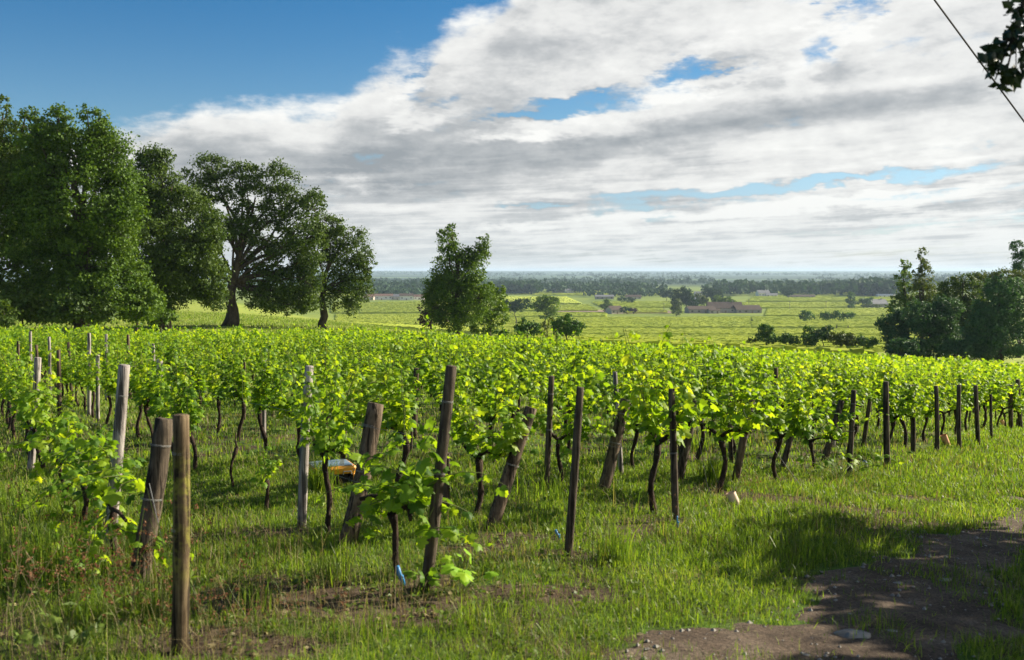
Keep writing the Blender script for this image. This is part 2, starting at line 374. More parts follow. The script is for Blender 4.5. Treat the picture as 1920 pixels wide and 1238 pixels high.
M_moss = postmat('mossy_post', [(.025, .016, .010), (.07, .048, .027), (.145, .105, .06), (.24, .185, .11)], .75, (.45, .95))
M_pale = postmat('pale_post', [(.12, .10, .09), (.23, .20, .185), (.35, .32, .295), (.46, .43, .40)])
M_dark = postmat('dark_post', [(.022, .016, .012), (.055, .042, .03), (.11, .085, .06), (.19, .15, .10)])
M_wire = mat('galvanised_wire', [(.22, .22, .21)], 5, .8)

# ================================================================== ground
def track_poly():
    px = [(1010, 1330), (1130, 1255), (1290, 1175), (1400, 1140), (1490, 1100), (1580, 1060), (1640, 1035), (1700, 1010), (1790, 985), (1880, 950), (1990, 905), (2200, 900), (2300, 960), (2060, 1010), (1990, 1050), (1940, 1090), (1905, 1140), (1890, 1200), (1910, 1290), (1960, 1500), (1300, 1500)]
    return np.array([at(*p)[:2] for p in px])
TRK = track_poly()
def inpoly(P, x, y):
    c = np.zeros(np.shape(x), bool); n = len(P); j = n - 1
    for i in range(n):
        xi, yi = P[i]; xj, yj = P[j]
        c ^= ((yi > y) != (yj > y)) & (x < (xj - xi) * (y - yi) / (yj - yi + 1e-12) + xi); j = i
    return c
def polydist(P, x, y):
    d = np.full(np.shape(x), 1e9)
    for i in range(len(P)):
        a = P[i]; b = P[(i + 1) % len(P)]; ab = b - a
        t = np.clip(((x - a[0]) * ab[0] + (y - a[1]) * ab[1]) / (ab @ ab), 0, 1)
        d = np.minimum(d, np.hypot(x - a[0] - t * ab[0], y - a[1] - t * ab[1]))
    return d
def trackness(x, y):            # >0 inside the worn track, softly broken at its edge
    x = np.asarray(x, float); y = np.asarray(y, float)
    d = polydist(TRK, x, y); s = np.where(inpoly(TRK, x, y), d, -d)
    return s + (fbm(x * 1.7, y * 1.7, 5, 5) - .54) * 1.2
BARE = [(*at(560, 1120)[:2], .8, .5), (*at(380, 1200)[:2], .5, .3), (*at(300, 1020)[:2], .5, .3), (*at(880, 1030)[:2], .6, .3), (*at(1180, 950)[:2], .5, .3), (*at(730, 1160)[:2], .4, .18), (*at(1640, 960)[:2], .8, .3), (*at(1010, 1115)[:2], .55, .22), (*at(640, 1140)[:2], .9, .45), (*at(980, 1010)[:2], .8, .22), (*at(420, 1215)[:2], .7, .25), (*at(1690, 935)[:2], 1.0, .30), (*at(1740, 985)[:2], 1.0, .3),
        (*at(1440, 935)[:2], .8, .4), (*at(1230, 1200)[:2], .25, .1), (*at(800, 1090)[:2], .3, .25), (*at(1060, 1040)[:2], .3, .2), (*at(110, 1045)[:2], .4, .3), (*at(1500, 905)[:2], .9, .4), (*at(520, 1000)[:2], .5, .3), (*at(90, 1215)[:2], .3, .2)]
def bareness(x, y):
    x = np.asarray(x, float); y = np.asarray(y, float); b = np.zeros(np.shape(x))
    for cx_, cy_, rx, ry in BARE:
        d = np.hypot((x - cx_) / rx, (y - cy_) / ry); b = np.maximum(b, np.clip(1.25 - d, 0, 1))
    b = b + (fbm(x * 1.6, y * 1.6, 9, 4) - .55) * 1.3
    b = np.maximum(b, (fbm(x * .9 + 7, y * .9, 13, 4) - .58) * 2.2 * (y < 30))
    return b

def ground_mesh():
    fr = np.radians(np.arange(-36, 36.01, .22)); bk = np.radians(np.arange(36, 324.1, 4.)[1:-1])
    A = np.concatenate([fr, bk]); nA = len(A)
    Rr = np.concatenate([[.0], .5 * 1.0215 ** np.arange(0, 512)]); Rr = Rr[Rr < 23500]
    rr, aa = np.meshgrid(Rr[1:], A, indexing='ij'); x = rr * np.sin(aa); y = rr * np.cos(aa); z = height(x, y)
    V = np.stack([x, y, z], -1).reshape(-1, 3); n = len(Rr) - 1
    i = np.arange(n - 1)[:, None] * nA; k = np.arange(nA)[None]; k2 = (k + 1) % nA
    F = np.stack([i + k, i + nA + k, i + nA + k2, i + k2], -1).reshape(-1, 4)
    V = np.vstack([V, [[0, 0, H(0, .01)]]]); c = len(V) - 1
    F3 = np.stack([np.arange(nA), np.roll(np.arange(nA), -1), np.full(nA, c)], -1)[:, ::-1]
    return V, F[:, ::-1], F3
def ground_mat():
    m = bpy.data.materials.new('ground'); m.use_nodes = True; nt = m.node_tree; k = G(nt); b = nt.nodes['Principled BSDF']
    pos = k.n('ShaderNodeNewGeometry').outputs['Position']; x, y, z = k.sep(pos)
    r = k.m('SQRT', k.m('ADD', k.m('MULTIPLY', x, x), k.m('MULTIPLY', y, y)))
    soil = k.ramp(k.noise(pos, 9., 8., .65), [(.3, (.035, .024, .016)), (.5, (.075, .052, .036)), (.7, (.13, .10, .07))])
    gr = k.ramp(k.noise(pos, 14., 8., .7), [(.3, (.045, .055, .018)), (.5, (.065, .12, .018)), (.72, (.13, .20, .03))])
    near = k.mix(k.step(k.noise(pos, 1.3, 5., .6), .45, .62), gr, soil)
    mead = k.ramp(k.noise(pos, .35, 8., .65), [(.3, (.13, .20, .03)), (.5, (.24, .29, .05)), (.7, (.34, .35, .09))])
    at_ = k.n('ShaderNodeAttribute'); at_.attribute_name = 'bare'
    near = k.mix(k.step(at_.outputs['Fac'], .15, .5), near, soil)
    c = k.mix(k.step(r, 16., 34.), near, mead)
    field = k.ramp(k.noise(pos, .012, 6., .65), [(.3, (.09, .14, .02)), (.5, (.15, .20, .03)), (.68, (.20, .245, .04))])
    c = k.mix(k.step(r, 260., 420.), c, field)
    mp = k.n('ShaderNodeMapping'); k.put(mp.inputs[0], pos); mp.inputs[3].default_value = (.00055, .00085, 0)
    wn = k.noise(mp.outputs[0], 1.6, 9., .62)
    wood = k.ramp(wn, [(.38, (.016, .040, .020)), (.54, (.026, .058, .025)), (.585, (.07, .13, .04)), (.66, (.15, .20, .06))])
    c = k.mix(k.step(r, 1900., 3000.), c, wood)
    k.put(b.inputs['Base Color'], c); b.inputs['Roughness'].default_value = 1; b.inputs['Specular IOR Level'].default_value = .1
    bp = k.n('ShaderNodeBump'); bp.inputs['Strength'].default_value = .8; bp.inputs['Distance'].default_value = .03
    k.put(bp.inputs['Height'], k.noise(pos, 22., 6., .7)); k.put(b.inputs['Normal'], bp.outputs[0])
    return m
V, F4, F3 = ground_mesh()
gm = mesh('ground', V, [F4, F3], ground_mat(), smooth=True)
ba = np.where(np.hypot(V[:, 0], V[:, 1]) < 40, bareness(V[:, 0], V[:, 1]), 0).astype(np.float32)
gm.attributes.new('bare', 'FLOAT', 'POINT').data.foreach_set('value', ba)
link('ground', gm, kind='structure')

# worn dirt track: its own sheet, 4 mm over the ground, ragged edge
def sheet(name, poly, step, fn, m, lift=.004, kind='structure'):
    x0, y0 = poly.min(0) - .5; x1, y1 = poly.max(0) + .5
    nx, ny = int((x1 - x0) / step), int((y1 - y0) / step)
    xs, ys = np.meshgrid(x0 + np.arange(nx + 1) * step, y0 + np.arange(ny + 1) * step, indexing='ij')
    keep = fn(xs + step / 2, ys + step / 2) > 0; keep[-1] = False; keep[:, -1] = False
    i, j = np.nonzero(keep); idx = lambda a, b: a * (ny + 1) + b
    F = np.stack([idx(i, j), idx(i + 1, j), idx(i + 1, j + 1), idx(i, j + 1)], -1)
    zz = height(xs, ys) + lift
    if name == 'dirt_track': zz = zz + (fbm(xs * 3, ys * 3, 31, 5) - .35) * .05 * np.clip(trackness(xs, ys) * 3, 0, 1) - .02 * np.clip(.12 - trackness(xs, ys), 0, .12) / .12
    V = np.stack([xs, ys, zz], -1).reshape(-1, 3); u, inv = np.unique(F, return_inverse=True)
    return link(name, mesh(name, V[u], inv.reshape(F.shape), m, smooth=True), kind=kind)
def track_mat():
    m = bpy.data.materials.new('packed_dirt'); m.use_nodes = True; nt = m.node_tree; k = G(nt); b = nt.nodes['Principled BSDF']
    pos = k.n('ShaderNodeNewGeometry').outputs['Position']
    a = k.ramp(k.noise(pos, 2.2, 9., .68), [(.3, (.055, .038, .026)), (.5, (.125, .092, .065)), (.7, (.22, .175, .13))])
    s = k.ramp(k.noise(pos, 45., 6., .75), [(.35, (.35, .34, .33)), (.58, (1.05, 1.02, 1.)), (.72, (2.1, 2.0, 1.9))])
    k.put(b.inputs['Base Color'], k.mix(1., a, s, 'MULTIPLY')); b.inputs['Roughness'].default_value = .95; b.inputs['Specular IOR Level'].default_value = .2
    bp = k.n('ShaderNodeBump'); bp.inputs['Strength'].default_value = 1.; bp.inputs['Distance'].default_value = .03
    k.put(bp.inputs['Height'], k.noise(pos, 30., 8., .75)); k.put(b.inputs['Normal'], bp.outputs[0])
    return m
sheet('dirt_track', TRK, .035, trackness, track_mat(), .006)

# ================================================================== grapevines
_half = [(.20, -.14), (.44, -.06), (.50, .16), (.40, .26), (.60, .46), (.44, .58), (.27, .56), (.24, .80), (.10, .90)]
_LO = np.array([(0, .06)] + _half + [(0, 1.02)] + [(-a, b) for a, b in _half[::-1]])
def leaf_xy():
    r2 = np.hypot(_LO[:, 0], _LO[:, 1] - .35)
    V = np.concatenate([[[0, .35, .05]], np.column_stack([_LO, -.34 * r2 ** 2 - .14 * np.abs(_LO[:, 0])])])
    n = len(_LO); F = np.stack([np.zeros(n, int), 1 + np.arange(n), 1 + (np.arange(n) + 1) % n], -1)
    return V, F
LV, LF = leaf_xy()
def unit(a): return a / (np.linalg.norm(a, axis=-1, keepdims=True) + 1e-9)
def leaves(C, T, N, S, shape=None):
    """place the leaf shape at C with its tip along T and face along N"""
    V0, F0 = shape or (LV, LF)
    T = unit(T); N = unit(N - (N * T).sum(-1, keepdims=True) * T); X = np.cross(T, N)
    V = C[:, None] + S[:, None, None] * (V0[None, :, 0:1] * X[:, None] + V0[None, :, 1:2] * T[:, None] + V0[None, :, 2:3] * N[:, None])
    F = F0[None] + (np.arange(len(C)) * len(V0))[:, None, None]
    return V.reshape(-1, 3), F.reshape(-1, F0.shape[1])
RH = (np.array([(0, 0, 0), (.42, .45, .06), (0, 1, -.04), (-.42, .5, .06)]), np.array([(0, 1, 2, 3)]))

def vine_mesh(seed, kind='full'):
    """returns trunk mesh, cane mesh, foliage mesh; local x runs along the row"""
    r = np.random.default_rng(seed); tr = MB(); ca = MB()
    hh = {'full': r.uniform(.42, .60), 'high': .74, 'thin': .42, 'stump': .45, 'low': .50}[kind]
    n = 9; zz = np.linspace(-.06, hh, n); lean = r.uniform(-.14, .14, 2)
    path = np.stack([lean[0] * (zz / hh) + .02 * np.sin(zz * 9 + r.uniform(0, 6)), lean[1] * .6 * (zz / hh) + .02 * np.sin(zz * 11 + r.uniform(0, 6)), zz], -1)
    rd = np.linspace(.029, .022, n) * r.uniform(.8, 1.15, n); rd[-2:] *= 1.45; rd[0] *= 1.3
    if kind == 'stump': rd *= .6
    tr.tube(path, rd, 7, wob=.2); hd = path[-1]
    arms = []
    if kind in ('full', 'low', 'high'):
        for s in (-1, 1):
            if kind == 'full' and r.random() < .12: continue
            L = r.uniform(.28, .5); k = np.linspace(0, 1, 5)
            A = hd + np.stack([s * L * k, .04 * np.sin(k * 4), .10 * np.sin(k * 2.4) + (-.05 if kind == 'low' else .02) * k], -1)
            tr.tube(A, np.linspace(.024, .013, 5) * r.uniform(.8, 1.2, 5), 6, wob=.2); arms.append(A)
    elif kind == 'stump':
        tr.tube(np.array([hd, hd + (.05, 0, .06), hd + (.03, 0, .16)]), [.014, .01, .007], 5)
    C = []; T = []; N = []; S = []; tag_ = []
    def shoot(p, d, L, droop, nl, size):
        k = np.linspace(0, 1, 7); d = unit(np.array(d))
        P = p + np.outer(k * L, d) + np.outer(k ** 2 * L, np.array([0, 0, -droop])) + np.stack([np.cumsum(r.normal(0, .02, 7)), np.cumsum(r.normal(0, .02, 7)), np.zeros(7)], -1)
        ca.tube(P, np.linspace(.005, .0022, 7), 4, cap=False)
        for i in range(nl):
            t = (i + .6) / nl; j = min(5, int(t * 6)); q_ = P[j] + (P[j + 1] - P[j]) * (t * 6 - j)
            side = unit(np.array([r.normal(), r.normal(), .25 * r.normal() + .1])); st = r.uniform(.03, .08)
            c_ = q_ + side * st; C.append(c_); T.append(side * .7 + np.array([0, 0, -r.uniform(.1, 1.0)]))
            N.append(np.array([side[0] * .9, side[1] * .9, .55]) + r.normal(0, .42, 3)); S.append(size * r.uniform(.7, 1.25) * (1.05 - .45 * t)); tag_.append(t)
            if size > .07 and i % 3 == 0: ca.tube(np.array([q_, c_]), [.002, .0015], 3, cap=False)
    if kind in ('full', 'high'):
        w = r.uniform(.62, .8)
        for i in range(r.integers(12, 16)):
            b = arms[i % len(arms)] if arms else np.array([hd, hd]); p = b[r.integers(0, len(b))] + (r.uniform(-.05, .05), 0, 0)
            sx = (p[0] - hd[0]) * 1.1 + r.normal(0, .33)
            shoot(p, (sx, r.normal(0, .15), 1.), r.choice([r.uniform(.45, .75), r.uniform(.7, 1.02)]), r.uniform(-.05, .16), r.integers(17, 23), r.uniform(.078, .105))
        for i in range(r.integers(3, 7) if kind == 'full' else 0):
            b = arms[i % len(arms)] if arms else np.array([hd, hd]); p = b[-1] + (0, 0, r.uniform(.05, .5))
            shoot(p, (r.normal(0, .6), r.choice([-1, 1]) * r.uniform(.3, .9), .5), r.uniform(.3, .5), r.uniform(.4, .9), r.integers(9, 12), .09)
    elif kind == 'low':
        for i in range(15):
            p = hd + np.array([r.uniform(-.4, .5), r.normal(0, .06), r.uniform(-.1, .35)])
            shoot(p, (r.normal(-.1, .7), r.normal(0, .5), r.uniform(-.5, 1.)), r.uniform(.4, .85), r.uniform(.2, .8), r.integers(11, 16), r.uniform(.085, .115))
    elif kind == 'thin':
        for i in range(5):
            shoot(hd + (0, 0, r.uniform(-.1, .3)), (r.normal(0, .25), r.normal(0, .25), 1.), r.uniform(.35, .55), .1, 9, .085)
    tm = tr.mesh('trunk', M_bark, True); cm_ = ca.mesh('shoots', M_cane, True) if ca.V else None; lm = None
    if C:
        V, F = leaves(np.array(C), np.array(T), np.array(N), np.array(S)); lm = mesh('foliage', V, F, M_vine)
    return tm, cm_, lm
VAR = [vine_mesh(100 + i) for i in range(10)]
LOWV = [vine_mesh(200 + i, 'low') for i in range(3)]
THIN = vine_mesh(300, 'thin'); STUMP = vine_mesh(301, 'stump')

RD = np.array([-.5, .866]); PD = np.array([.866, .5])          # along a row, across the rows
ROWC = [1.05, 2.67, 3.93, 5.72, 7.2, 8.72, 10.16, 11.55, 13.25, 14.72, 15.85, 17.0, 18.3, 19.8, 21.3, 22.8, 24.6]
while ROWC[-1] < 125: ROWC.append(ROWC[-1] + 1.5)
START = {0: 7.25, 1: 6.15, 2: 7.55, 3: 7.3}
def row_start(i): return START.get(i, 7.66 + (ROWC[i] - 7.2) * .47 + .38)
EPX = [-900, 0, 430, 640, 860, 1000, 1400, 1920, 2800]; EDD = [56, 55, 53, 57, 70, 92, 112, 104, 100]
def field_end(x, y): return np.interp(960 + FOC * x / max(y, .1), EPX, EDD)
vines = []                      # (distance, x, y, row, number)
for i, c in enumerate(ROWC):
    t = row_start(i); k = 0
    while t < 125:
        jt = t + random.uniform(-.1, .1); x, y = RD * jt + PD * (c + random.uniform(-.06, .06))
        if k > 0 and random.random() < .07: t += 1.5; k += 1; continue
        if y > 3 and y < field_end(x, y) and abs(x / y) < .585: vines.append((y, x, y, i, k))
        t += 1.5; k += 1
vines.sort()
infr = lambda x, y: abs(x / y) < .53
ORD = ['first', 'second', 'third', 'fourth', 'fifth', 'sixth', 'seventh', 'eighth', 'ninth', 'tenth', 'eleventh', 'twelfth']
ROWD = ['row of the paired thick posts at far left', 'row of the tall leaning post left of centre', 'row of the tall dark post right of centre', 'row of the straight post of the V',
        'row beside the cream tube', 'row of the dark vine with no end post', 'row of the post with leafy sprouts', 'row of the second right-hand end post', 'row of the third right-hand end post',
        'row of the fourth right-hand end post', 'row of the fifth right-hand end post', 'row of the orange tube', 'row next beyond the orange tube']
ng = 0; shown = 0
SPEC = {(1, 0): LOWV[0], (1, 1): vine_mesh(305, 'high'), (1, 2): THIN, (1, 3): STUMP, (0, 0): LOWV[1], (0, 1): LOWV[1], (0, 2): LOWV[2]}
far_pts = []
shown_n = {}
for (D, x, y, i, k) in vines:
    if infr(x, y) and shown < 292:
        shown += 1
        v = SPEC.get((i, k)) or VAR[(i * 7 + k * 3 + (i * k) % 5) % len(VAR)]
        nm = 'grapevine'
        if i < len(ROWD) and k < 8:
            lk = 'bare stunted grapevine stump' if v is STUMP else 'thin sparsely leaved grapevine' if v is THIN else 'low sprawling grapevine' if v in LOWV else 'leafy green grapevine'
            lab = f'{lk}, {ORD[k]} in the {ROWD[i]}'
        else: lab = 'leafy green grapevine deep in the crowded rows behind the front posts'
        e = bpy.data.objects.new(nm, None); COL.objects.link(e)
        e.location = (x, y, H(x, y)); e.rotation_euler = (0, 0, math.atan2(RD[1], RD[0]) + (math.pi if (i + k) % 2 else 0) + random.uniform(-.12, .12))
        s = random.uniform(.88, 1.10) * (.8 if v is THIN else 1); e.scale = (s * random.uniform(.97, 1.1), s, s * random.uniform(.92, 1.06))
        e['label'] = lab; e['category'] = 'grapevine'; e['group'] = 'grapevines planted in rows'
        for nm2, d in zip(('trunk', 'shoots', 'foliage'), v):
            if d: link(nm2, d, e)
    else:
        far_pts.append((x, y))
FP = np.array(far_pts); print('vines shown', shown, 'rest', len(FP))
def far_vines(FP, K, size, seed):
    r = np.random.default_rng(seed); n = len(FP); al = np.array([*RD, 0]); ac = np.array([*PD, 0])
    z = height(FP[:, 0], FP[:, 1]); base = np.column_stack([FP, z])
    hs = r.uniform(.85, 1.12, n)
    ns = 11; sa, sb = r.uniform(-.8, .8, (n, ns)), r.normal(0, .15, (n, ns)); sh = r.uniform(.55, 1.12, (n, ns)) * hs[:, None]; sl = r.normal(0, .22, (n, ns)); pk = r.integers(0, ns, (n, K)); tk = r.random((n, K)); g_ = lambda q_: np.take_along_axis(q_, pk, 1)
    a = g_(sa) + g_(sl) * tk + r.normal(0, .055, (n, K)); b = g_(sb) * (1 + tk) + r.normal(0, .055, (n, K)); h = .42 + tk ** .8 * g_(sh) * .98 + r.normal(0, .03, (n, K))
    C = base[:, None] + a[..., None] * al + b[..., None] * ac + h[..., None] * np.array([0, 0, 1.]); C = C.reshape(-1, 3)
    m = len(C); Nn = r.normal(0, .6, (m, 3)) + np.outer(b.ravel() * 3, ac) + (0, 0, .4); T = r.normal(0, .7, (m, 3)) - (0, 0, .4)
    D = np.hypot(C[:, 0], C[:, 1]); S = size * r.uniform(.7, 1.3, m) * np.clip(D / 45, .8, 2.)
    return leaves(C, T, Nn, S, RH)
inner = [p for p in far_pts if p[1] < 20]
FPn = np.array([p for p in far_pts if p[1] <= 60]); FPf = np.array([p for p in far_pts if p[1] > 60])
V1, F1 = far_vines(FPn, 130, .15, 5); V2, F2 = far_vines(FPf, 70, .17, 6)
fm = mesh('distant_vine_rows', np.vstack([V1, V2]), np.vstack([F1, F2 + len(V1)]), M_vine)
link('distant_vine_rows', fm, kind='stuff', label='dense mass of vine foliage in the farther rows of this field', cat='vine rows')

# ================================================================== posts
def post(base, top, w, m, label, name='wooden_post', sink=.12, group='wooden vineyard posts', worn=True, cat='post'):
    """base, top: points; w: diameter"""
    b = np.array(base, float); t = np.array(top, float); ax = t - b; L = np.linalg.norm(ax); mb = MB(); n = 12; s = 14
    k = np.concatenate([[-sink / L], np.linspace(0.02, 1, n)])
    P = np.outer(k, ax); bow = rng.normal(0, .006, 2)
    P[:, 0] += bow[0] * np.sin(k * 3.1); P[:, 1] += bow[1] * np.sin(k * 3.1)
    rad = w / 2 * (1.06 - .10 * k) * (1 + rng.uniform(-.02, .02, len(k)))
    P = np.vstack([P, P[-1] + ax / L * .004]); rad = np.append(rad, rad[-1] * .82)
    mb.tube(P, rad, s, wob=.045 if worn else .02)
    o = link(name, mb.mesh(name, m, True), loc=b, label=label, cat=cat, group=group)
    if b[1] < 13 and L > .8:
        for kk in (.52, .84):
            u = ax / L; e1 = unit(np.cross(u, (0, 1, .2))); e2 = np.cross(u, e1); th = np.linspace(0, 2 * math.pi * 1.6, 26); rr = w / 2 * (1.06 - .1 * kk) * 1.06
            mb = MB(); mb.tube(ax * kk + np.outer(np.cos(th) * rr, e1) + np.outer(np.sin(th) * rr, e2) + np.outer(np.linspace(0, .012, 26), u), .0016, 4); link('wire_tie', mb.mesh('wire_tie', M_wire), o)
    return o
def post_px(bp, tp, w, m, label, dlean=0., name='wooden_post'):
    x, y, z = at(*bp); t = pt(tp[0], tp[1], y + dlean)
    return post((x, y, z), t, w / FOC * y, m, label, name)
def post_top(px, py, D, w, m, label, name='wooden_post'):
    t = pt(px, py, D); x, y = t[0] + random.uniform(-.05, .05), D + random.uniform(-.05, .05); return post((x, y, H(x, y)), t, w, m, label, name)
post_px((337, 1225), (339, 779), 31, M_moss, 'tall mossy upright end post nearest the camera at left, cut flat on top')
s290 = post_px((256, 1102), (309, 786), 37, M_dark, 'thick dark post leaning right against the tall mossy post', .12)
post_px((203, 1045), (233, 685), 22, M_pale, 'pale grey concrete-like stake, tallest at far left behind the thick pair')
post_px((57, 885), (71, 671), 13, M_pale, 'slim grey-brown stake near the left edge with vine foliage around it')
post_px((566, 990), (580, 687), 17, M_pale, 'pale upright stake just left of the yellow mowing robot')
post_px((650, 1025), (704, 757), 33, M_post, 'thick brown post leaning right behind the yellow mowing robot', .15)
post_px((799, 1105), (846, 687), 22, M_dark, 'tall dark brown post leaning right, in front of the low vine near centre')
post_px((834, 963), (838, 850), 13, M_dark, 'short dark stake half hidden behind the tall centre post')
post_px((777, 822), (781, 691), 10, M_post, 'slim upright stake with a lit top just left of the tall centre post')
post_px((771, 848), (772, 800), 5, M_dark, 'thin short stake beside the slim stake left of centre')
post_px((645, 835), (650, 785), 8, M_dark, 'short brown stake under foliage above the yellow robot')
post_px((922, 992), (996, 765), 25, M_post, 'thick post leaning right under the tall foliage at centre', .15)
post_px((1065, 1042), (1088, 727), 15, M_dark, 'tall dark post right of centre with a vine trunk lashed to its foot')
post_px((1024, 915), (1034, 706), 11, M_dark, 'slim dark stake whose top shows above foliage right of centre')
post_px((1165, 893), (1153, 698), 9, M_pale, 'thin whitish stake behind the leaning post right of centre')
post_px((1131, 922), (1173, 750), 22, M_post, 'thick post leaning right with a bulge near its foot, before the whitish stake', .15)
post_px((1267, 980), (1259, 730), 13, M_dark, 'slim straight dark end post crossing a leaning post in a narrow V')
post_px((1272, 902), (1303, 752), 17, M_dark, 'leaning post forming a V with the slim straight end post', .1)
post_px((1277, 870), (1275, 745), 9, M_dark, 'thin dark stake inside the V of two posts')
post_px((1371, 868), (1369, 700), 8, M_dark, 'thin stake hidden in leaves above the cream tube')
post_px((1379, 902), (1410, 744), 14, M_post, 'leaning grey-brown post behind the cream tube')
post_px((1466, 882), (1501, 748), 11, M_dark, 'leaning dark post in foliage between the cream tube and the right-hand series', .1)
post_px((1545, 865), (1578, 752), 12, M_dark, 'leaning dark post left of the first close right-hand end post', .1)
post_px((1562, 840), (1566, 705), 8, M_pale, 'thin pale stake among leaves left of the right-hand series')
post_px((1593, 892), (1601, 732), 10, M_dark, 'dark end post, leftmost of the right-hand series, with leafy sprouts at its foot')
post_px((1664, 880), (1661, 716), 11, M_dark, 'dark upright end post, second of the right-hand series')
post_px((1618, 842), (1632, 745), 8, M_dark, 'leaning stake in leaves between the first two right-hand end posts')
for j, (a, b, w) in enumerate([((1712, 856), (1709, 722), 9), ((1757, 848), (1755, 724), 8), ((1799, 842), (1798, 722), 8), ((1834, 834), (1829, 723), 8)]):
    post_px(a, b, w, M_dark, f'dark upright end post, {ORD[j + 2]} of the right-hand series by the grass')
post_px((1859, 826), (1858, 740), 5, M_dark, 'very thin stake just right of the orange tube')
post_px((1896, 808), (1895, 722), 8, M_dark, 'dark end post, left one of the last pair at the right edge')
post_px((1914, 806), (1908, 712), 8, M_dark, 'dark end post, right one of the last pair at the right edge')
post_top(299, 674, 14.2, .085, M_pale, 'pale stake rising from foliage above the thick leaning post at left')
post_top(494, 676, 15, .08, M_pale, 'pale stake leaning slightly, left of the yellow robot')
post_top(458, 672, 19, .05, M_post, 'slim stake in the foliage left of the pale leaning stake')
LB = [(34, 640), (57, 622), (92, 632), (68, 647), (110, 657), (128, 642), (167, 625), (183, 666), (199, 627), (240, 628), (287, 645), (330, 668), (1455, 690), (1755, 700)]
AD = ['leftmost', 'second from left', 'tall whitish', 'stake behind the grey-brown stake', 'brown', 'short', 'long whitish', 'stout brown', 'pale narrow', 'faint', 'small whitish', 'low', 'hidden', 'bluish']
LBT = ['leftmost small stake top above the far-left vines', 'whitish stake top against the dark shrubs at far left', 'tall whitish stake top near the left edge', 'stake top just above the grey-brown stake at left', 'slim brown stake top in the left-hand foliage', 'short stake top between two taller ones at left',
       'long whitish stake top left of the pale tall stake', 'stout brown stake top just left of the pale tall stake', 'narrow pale stake top above the pale tall stake', 'faint stake top under the dark left-hand trees', 'small whitish stake top near the meadow track', 'low stake top right of the pale left-hand stake', 'half hidden stake top above the right-hand foliage', 'bluish stake top near the right-hand vines']
for (a, b), l in zip(LB, LBT):
    post_top(a, b, {167: 20, 183: 19, 110: 18, 330: 21, 1455: 17, 1755: 30}.get(a, 24), .07, M_pale if 'whit' in l or 'pale' in l or 'blu' in l else M_post, l)

# trellis wires: one slack pair along each of the front rows
def row_pt(i, t, h):
    x, y = RD * t + PD * ROWC[i]; return np.array([x, y, H(x, y) + h])
for i in range(0, 9):
    mb = MB(); t0 = row_start(i) - .1
    for h in (.55, .98):
        mb.tube([row_pt(i, t, h - .02 * math.sin(j * 1.57) ** 2) for j, t in enumerate(np.arange(t0, t0 + 26, 1.5))], .0013, 4, cap=False)
    link('trellis_wire', mb.mesh('trellis_wire', M_wire), label=f'pair of thin wires along the {ROWD[i]}', cat='wire', group='trellis wires')
def wire(P, r, label, name='guy_wire', m=None, cat='wire'):
    mb = MB(); P = np.array(P); mb.tube(P - P[0], r, 5, cap=False); return link(name, mb.mesh(name, m or M_wire), loc=P[0], label=label, cat=cat)
x, y, z = at(316, 1070)
wire([pt(280, 907, 5.95), pt(297, 980, 5.75), (x, y, z)], .0022, 'taut pale guy wire running from the thick leaning post to the ground')
x, y, z = at(700, 1010); wire([pt(680, 862, 7.3), (x, y, z)], .0018, 'thin guy wire on the thick post behind the yellow robot')
x, y, z = at(1330, 930); wire([pt(1306, 800, 9.6), (x, y, z)], .002, 'thin guy wire slanting from the V of posts')
x, y, z = at(1512, 925); wire([pt(1436, 822, 11.5), (x, y, z)], .002, 'thin guy wire slanting down near the dark vine')
x, y, z = at(1350, 915); wire([pt(1303, 790, 10.4), (x, y, z)], .0018, 'faint guy wire slanting toward the cream tube')

# ================================================================== grass (nobody could count it)
def blades(n, region, hmin, hmax, wid, seed, dens, lean=.45, m=M_grass, name='grass', nd=0):
    """tapered two-segment blades; region(r, n) -> x, y; dens(x, y) -> keep probability"""
    r = np.random.default_rng(seed); x, y = region(r, n)
    k = r.random(len(x)) < dens(x, y); x, y = x[k], y[k]; n = len(x); z = height(x, y) - .005
    hh = r.uniform(hmin, hmax, n) * (.5 + .9 * fbm(x * 1.1, y * 1.1, 40, 3)); D = np.hypot(x, y)
    a = r.uniform(0, 2 * math.pi, n); W = wid * r.uniform(.6, 1.3, n) * np.clip(D / 7., .75, 4.)
    la = a + r.normal(0, .8, n) + 1.57; le = np.abs(r.normal(0, lean, n)) * hh
    c, s = np.cos(a), np.sin(a); lx, ly = np.cos(la) * le, np.sin(la) * le
    B = np.stack([x, y, z], -1); X = np.stack([c, s, 0 * c], -1) * W[:, None] / 2
    Mi = B + np.stack([lx * .35, ly * .35, hh * .58], -1); T = B + np.stack([lx, ly, hh * (1 - .15 * (le / hh))], -1)
    V = np.stack([B - X, B + X, Mi + X * .75, Mi - X * .75, T], 1).reshape(-1, 3); o = np.arange(n)[:, None] * 5
    return V, o + np.array([0, 1, 2, 3]), o + np.array([3, 2, 4])
def wedge(d0, d1, p=1.6, side=.56):
    def f(r, n):
        D = (d0 ** p + (d1 ** p - d0 ** p) * r.random(n)) ** (1 / p); return D * r.uniform(-side, side, n), D
    return f
def gdens(x, y):
    tk = trackness(x, y); b = bareness(x, y)
    d = np.clip(1.05 - 1.35 * np.clip(b, 0, 1), .06, 1)
    d = d * np.clip(.3 - tk * 2.2, 0, 1) + np.where(tk > -.2, .03 + .35 * np.clip((fbm(x * 2.2, y * 2.2, 61, 4) - .56) * 8, 0, 1), 0)
    return d
parts_ = []
parts_.append(blades(230000, wedge(2.6, 13, 1.25), .03, .10, .0055, 50, gdens, .7))
parts_.append(blades(100000, wedge(13, 48, 1.1), .05, .13, .0075, 51, gdens, .6))
